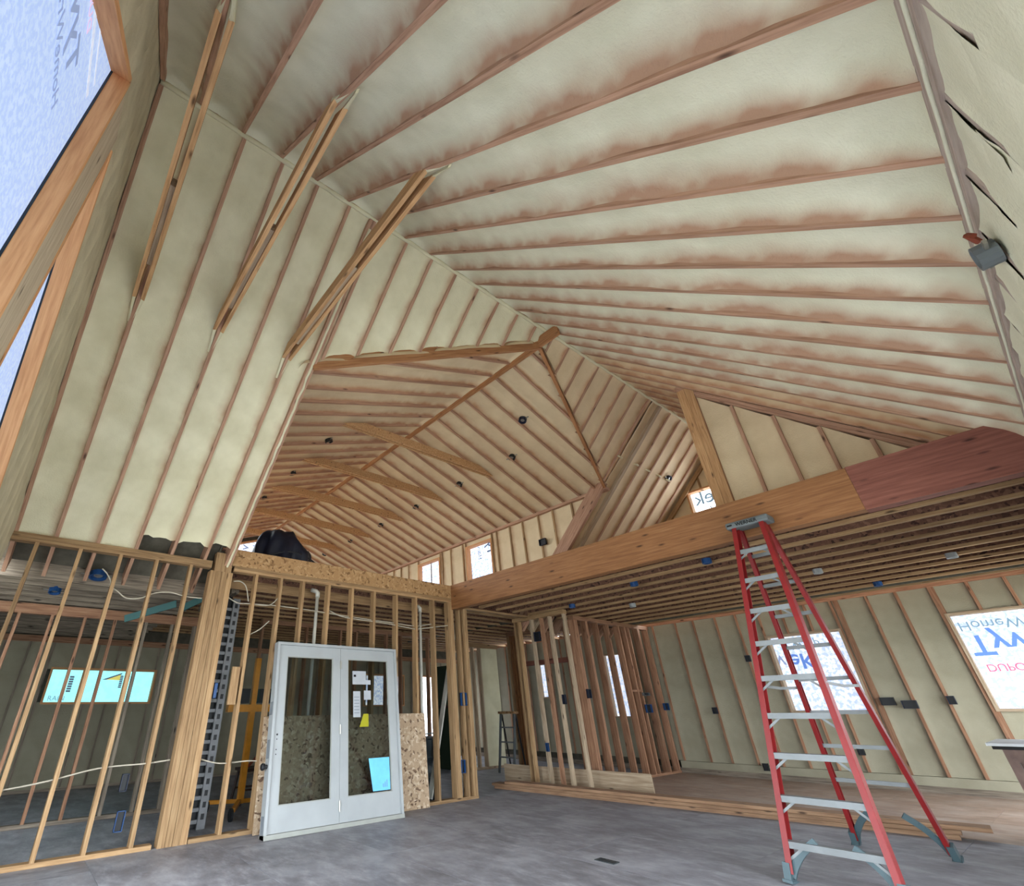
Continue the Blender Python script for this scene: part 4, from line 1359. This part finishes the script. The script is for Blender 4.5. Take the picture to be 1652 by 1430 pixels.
rail(FLf, tFL, 1, .085, .042, 'front_rail')
rail(FRf, tFR, -1, .085, .042, 'front_rail')
rail(RLf, tRL, 1, .06, .036, 'rear_rail')
rail(RRf, tRR, -1, .06, .036, 'rear_rail')
fr_n = (tFL - FLf).normalized().cross(V((1, 0, 0))).normalized()
for k in range(9):
    t = (.27 + .306 * k) / CT
    a, b = FLf.lerp(tFL, t), FRf.lerp(tFR, t)
    stp = MB().bar(a + V((.006, 0, 0)), b - V((.006, 0, 0)), .085, .006).bar(a + V((.006, -.04, -.02)), b + V((-.006, -.04, -.02)), .005, .045).bar(a + V((.006, .04, -.012)), b + V((-.006, .04, -.012)), .005, .03).build('step', M_ALU, ld)
    ln = min(.13, .3 * (b - a).length)
    for s, p, q in ((1, a, FLf.lerp(tFL, t - ln / CT)), (-1, b, FRf.lerp(tFR, t - ln / CT))):
        MB().bar(p + V((s * ln, -.02, -.03)), q + V((s * .012, -.02, 0)), .018, .004, up=(0, 1, 0)).build('step_brace', M_ALU, stp)
    a2, b2 = RLf.lerp(tRL, t), RRf.lerp(tRR, t)
    if k:
        MB().bar(a2 + V((.006, 0, 0)), b2 - V((.006, 0, 0)), .028, .034).build('rear_rung', M_ALU, ld)
# curved braces at the feet
for (p, top, s, yoff) in ((FLf, tFL, 1, -.01), (FRf, tFR, -1, -.01), (RLf, tRL, 1, 0), (RRf, tRR, -1, 0)):
    z1 = .29 if p in (FLf, FRf) else .32
    q0, q1 = p.lerp(top, .02 / CT), p.lerp(top, z1 / CT)
    pts = [q0 + V((s * .02, 0, .02)), q0.lerp(q1, .35) + V((s * .05, 0, 0)), q0.lerp(q1, .7) + V((s * .12, 0, 0)), q1 + V((s * .22, 0, 0))]
    pts = smooth_pts(pts, 4)
    mb = MB()
    for i in range(len(pts) - 1):
        mb.bar(pts[i], pts[i + 1], .05, .03, up=(0, 1, 0))
    mb.build('corner_brace', M_FOOT, ld)
# spreaders
for (f0, f1, r0, r1) in ((FLf, tFL, RLf, tRL), (FRf, tFR, RRf, tRR)):
    a, b = f0.lerp(f1, 1.42 / CT), r0.lerp(r1, 1.42 / CT)
    m = (a + b) / 2 + V((0, 0, -.015))
    MB().bar(a, m, .006, .025).bar(m, b, .006, .025).build('spreader', M_ALU, ld)
capm = MB().prism([(-1.86, 5.80, CT - .03), (-1.44, 5.80, CT - .03), (-1.44, 5.80, CT + .045), (-1.86, 5.80, CT + .045)], (0, .20, 0)).build('top_cap', M_CAP, ld)
bev = capm.modifiers.new('soft', 'BEVEL')
bev.width = .02
bev.segments = 2
lettering('WERNER', .052, M_INKK, capm, (-1.755, 5.798, CT - .012), (1, 0, 0), (0, 0, 1), .001)
abox('cap_mark', (-1.84, 5.798, CT + .0), (-1.79, 5.8, CT + .016), M_INKK, capm)
for s in (-.1, .1):
    MB().lathe((-1.65 + s, 5.90, CT + .04), (0, 0, 1), [(0, .022), (.006, .022), (.006, .012)], 12).build('tool_hole', M_BLACK, capm)

# ------------------------------------------------------------------ lumber on the floor
def plank(p0, p1, w, d, z, label, mat):
    o = board('lumber_board', V(p0) + V((0, 0, z + d / 2)), V(p1) + V((0, 0, z + d / 2)), w, d, mat, None)
    return tag(o, label, 'lumber', 'long boards stacked on the floor')


plank((-7.40, 7.50, 0), (-1.52, 8.30, 0), .24, .04, 0, 'lowest long board of the floor stack, its end short of the top one', M_LUMB)
plank((-7.46, 7.50, 0), (-1.50, 8.32, 0), .235, .038, .041, 'middle long board of the floor stack by the ladder foot', M_LUMB)
plank((-7.2, 7.56, 0), (-1.27, 8.38, 0), .235, .038, .08, 'topmost long board of the floor stack, sticking out farthest right', M_LUMB)
o = board('wide_plank', (-8.0, 8.34, .14), (-5.08, 8.72, .14), .04, .28, M_PALE, None)
tag(o, 'wide pale plank standing on edge behind the short stud wall', 'lumber')
rg = empty('floor_register', (-3.43, 4.82, 0), label='small dark rectangular plate lying on the grey floor', cat='floor vent')
abox('plate', (-3.53, 4.77, 0), (-3.33, 4.87, .006), M_REG, rg)
for k in range(5):
    abox('slot', (-3.51 + .035 * k, 4.785, .006), (-3.50 + .035 * k, 4.855, .0075), M_BLACK, rg)
o = abox('wood_scrap', (-2.22, 6.62, 0), (-2.02, 6.66, .012), M_DARKBRD)
tag(o, 'thin dark scrap of wood on the floor between the ladder legs', 'scrap')

# ------------------------------------------------------------------ table at the right edge
tb = empty('work_table', (-.3, 8.4, 0), label='trestle work table with white top at the right edge', cat='table')
abox('table_top', (-.95, 7.95, .86), (.28, 8.85, .885), M_TABLE, tb)
abox('top_board', (-.92, 7.98, .83), (.25, 8.82, .858), M_DARKBRD, tb)
abox('apron', (-.85, 8.0, .72), (.2, 8.04, .83), M_TRESTLE, tb)
abox('apron', (-.85, 8.76, .72), (.2, 8.80, .83), M_TRESTLE, tb)
for x in (-.86, .16):
    for y in (8.0, 8.74):
        abox('leg', (x, y, 0), (x + .07, y + .07, .83), M_TRESTLE, tb)
abox('stretcher', (-.84, 8.02, .2), (-.80, 8.78, .27), M_TRESTLE, tb)

# ------------------------------------------------------------------ navy tarp on the loft edge
def tarp():
    vs, fs = [], []
    nu, nv = 72, 22
    for j in range(nv + 1):
        t = j / nv
        for i in range(nu):
            a = 2 * math.pi * i / nu
            ca, sa = math.cos(a), math.sin(a)
            sq = (abs(ca) ** 2.8 + abs(sa) ** 2.8) ** (-1 / 2.8)
            prof = math.sin(t * math.pi / 2) ** .6
            r = sq * prof
            fold = (.035 * math.sin(a * 11 + 4 * t) + .03 * math.sin(a * 7 - 2)) * t ** 1.5 + .05 * noise.noise(V((ca * 2, sa * 2, t * 3)))
            y = (.46 + fold) * sa * r
            x = (.34 + fold) * ca * r
            top = .53 if y < .02 else .53 - .22 * min(1, (y - .02) / .16)
            z = top * (1 - t ** 3.2) + .05 * noise.noise(V((x * 5, y * 5, 2))) + .02 * noise.noise(V((x * 14, y * 14, 5)))
            vs.append((x, y, max(z, 0)))
    for j in range(nv):
        for i in range(nu):
            i2 = (i + 1) % nu
            fs.append((j * nu + i, j * nu + i2, (j + 1) * nu + i2, (j + 1) * nu + i))
    return mesh(vs, fs, M_TARP, True)


tp = empty('covered_bundle', (-7.25, 2.85, 3.346), label='bulky bundle under a navy tarp on the loft edge', cat='bundle')
link('tarp', tarp(), tp, Matrix.Translation((-7.25, 2.85, 3.346)))
MB().tube(smooth_pts([(-6.95, 2.45, 3.37), (-6.88, 2.75, 3.47), (-6.88, 3.05, 3.45), (-6.95, 3.28, 3.38)]), .012, 6).build('tie_cord', M_BLACK, tp, True)

# ------------------------------------------------------------------ things in the back rooms
# perforated upright
pu = empty('perforated_upright', (-7.45, 2.15, 0), label='tall grey perforated steel upright behind the built-up post', cat='rack')
abox('upright', (-7.54, 1.99, 0), (-7.48, 2.12, 2.8), M_STEEL, pu)
abox('upright', (-7.54, 2.24, 0), (-7.48, 2.34, 2.8), M_STEEL, pu)
abox('back_sheet', (-7.62, 2.10, 0), (-7.58, 2.26, 2.8), M_BLACK, pu)
for k in range(22):
    abox('rung', (-7.56, 2.11, .06 + .122 * k), (-7.50, 2.25, .10 + .122 * k), M_STEEL, pu)
    abox('hole', (-7.4815, 2.03 + .012 * (k % 3), .12 + .122 * k), (-7.476, 2.075 + .012 * (k % 3), .165 + .122 * k), M_BLACK, pu)
    abox('hole', (-7.4815, 2.27, .10 + .122 * k), (-7.476, 2.31, .16 + .122 * k), M_BLACK, pu)
# drywall lift
dl = empty('panel_lift', (-8.2, 3.0, 0), label='yellow wheeled panel lift standing behind the studs left of the door', cat='lift')
abox('mast', (-8.24, 2.97, .12), (-8.16, 3.05, 2.05), M_YELLOW, dl)
abox('crossbar', (-8.26, 2.62, 1.28), (-8.14, 3.45, 1.38), M_YELLOW, dl)
abox('winch', (-8.30, 2.66, 1.40), (-8.12, 2.92, 1.60), M_BLACK, dl)
abox('winch', (-8.30, 3.08, 1.40), (-8.12, 3.36, 1.60), M_BLACK, dl)
MB().bar((-8.2, 3.0, .5), (-8.2, 3.5, 1.0), .03, .03).build('brace', M_RUST, dl)
MB().bar((-8.2, 3.0, .15), (-7.7, 2.75, .12), .05, .05).build('leg', M_YELLOW, dl)
MB().bar((-8.2, 3.0, .15), (-8.6, 2.7, .12), .05, .05).build('leg', M_YELLOW, dl)
MB().bar((-8.2, 3.0, .15), (-8.3, 3.5, .12), .05, .05).build('leg', M_YELLOW, dl)
for p in ((-7.68, 2.72), (-8.62, 2.68), (-8.3, 3.52)):
    MB().lathe((p[0], p[1] - .02, .075), (0, 1, 0), [(0, .06), (.005, .075), (.035, .075), (.04, .06)], 16).build('wheel', M_BLACK, dl)
# dark chair
chx, chy = -9.0, 3.45
ch = empty('wooden_chair', (chx, chy, 0), label='dark wooden chair behind the yellow panel lift', cat='chair')
abox('seat', (chx - .22, chy - .22, .44), (chx + .22, chy + .22, .48), M_WOODDK, ch)
for sx in (-1, 1):
    for sy in (-1, 1):
        MB().bar((chx + sx * .22, chy + sy * .22, 0), (chx + sx * .17, chy + sy * .17, .44), .035, .035).build('leg', M_WOODDK, ch)
    MB().bar((chx + sx * .2, chy - .2, .2), (chx + sx * .2, chy + .2, .2), .025, .025).build('stretcher', M_WOODDK, ch)
MB().tube(smooth_pts([(chx - .18, chy + .2, .46), (chx - .2, chy + .27, .8), (chx - .1, chy + .3, .98), (chx + .1, chy + .3, .98), (chx + .2, chy + .27, .8), (chx + .18, chy + .2, .46)]), .02, 8).build('back_bow', M_WOODDK, ch, True)
for q in (-.09, 0, .09):
    MB().tube([(chx + q, chy + .2, .47), (chx + q * 1.1, chy + .3, .97)], .009, 6).build('spindle', M_WOODDK, ch)
# drum
dr = empty('plastic_drum', (-7.36, 5.83, 0), label='dark blue-black plastic drum behind the last studs', cat='drum')
MB().lathe((-7.36, 5.83, 0), (0, 0, 1), [(0, .19), (.02, .20), (.28, .205), (.29, .215), (.31, .215), (.32, .205), (.56, .205), (.57, .215), (.59, .215), (.60, .205), (.82, .20), (.84, .19)], 24).build('shell', M_DRUM, dr, True)
MB().lathe((-7.36, 5.83, .84), (0, 0, 1), [(0, .2), (.02, .2), (.025, .18)], 24).build('lid', M_BLACK, dr)
MB().bar((-7.3, 5.7, .90), (-7.15, 5.95, .93), .03, .02).build('handle', M_CAP, dr)
cp = empty('air_compressor', (-8.2, 6.55, 0), label='small black wheeled compressor on the slab behind the studs', cat='compressor')
MB().lathe((-8.4, 6.55, .2), (1, 0, 0), [(0, .05), (.03, .12), (.06, .14), (.34, .14), (.37, .12), (.4, .05)], 18).build('tank', M_BLACK, cp, True)
abox('motor', (-8.32, 6.47, .33), (-8.08, 6.63, .52), M_DRUM, cp)
for x in (-8.35, -8.06):
    MB().lathe((x, 6.40, .09), (0, 1, 0), [(0, .07), (.01, .09), (.04, .09), (.05, .07)], 16).build('wheel', M_NAVY, cp)
gp = empty('stacked_panel', (-10.4, 8.8, 0), label='tall dark green panel far behind the last left studs', cat='panel')
abox('panel', (-10.75, 8.78, .0), (-10.0, 8.82, 2.28), M_GREEN, gp)
abox('edge_strip', (-10.77, 8.77, 1.30), (-9.98, 8.83, 1.36), M_DARKBRD, gp)
tl = tag(MB().bar((-7.75, 1.50, 2.69), (-8.25, .95, 2.50), .015, .10, (0, 0, 1)).build('teal_strap', M_TEAL), 'teal plastic strip hanging slanted left of the post', 'strap')
tl2 = tag(MB().bar((-7.5, 1.95, 2.86), (-7.9, 1.62, 2.66), .02, .10, (0, 0, 1)).build('pale_strip', M_TEAL), 'pale teal strip slanting up to the post top', 'strap')
# small far stepladder
x0, x1 = -8.95, -8.5
s2 = empty('small_stepladder', (-8.72, 9.3, 0), label='small grey stepladder with tan top behind the short wall', cat='ladder')
for x in (x0, x1):
    MB().bar((x, 9.15, 0), (x * .96 - .35, 9.35, 1.16), .025, .06, (0, 1, 0)).build('front_rail', M_CAP, s2)
    MB().bar((x, 9.55, 0), (x * .96 - .35, 9.38, 1.14), .02, .03, (0, 1, 0)).build('rear_rail', M_BLACK, s2)
for k in range(3):
    t = (k + 1) / 4
    abox('step', (x0 + .02, 9.12 + .2 * t, 1.16 * t), (x1 - .02, 9.20 + .2 * t, 1.16 * t + .025), M_ALU, s2)
abox('top_cap', (-8.97, 9.28, 1.16), (-8.48, 9.46, 1.21), M_OSB, s2)
# short offcut nailed to a stud
o = abox('stud_block', (XL - .02, 2.16, 1.36), (XL + .02, 2.26, 1.80), M_STUD, wl)
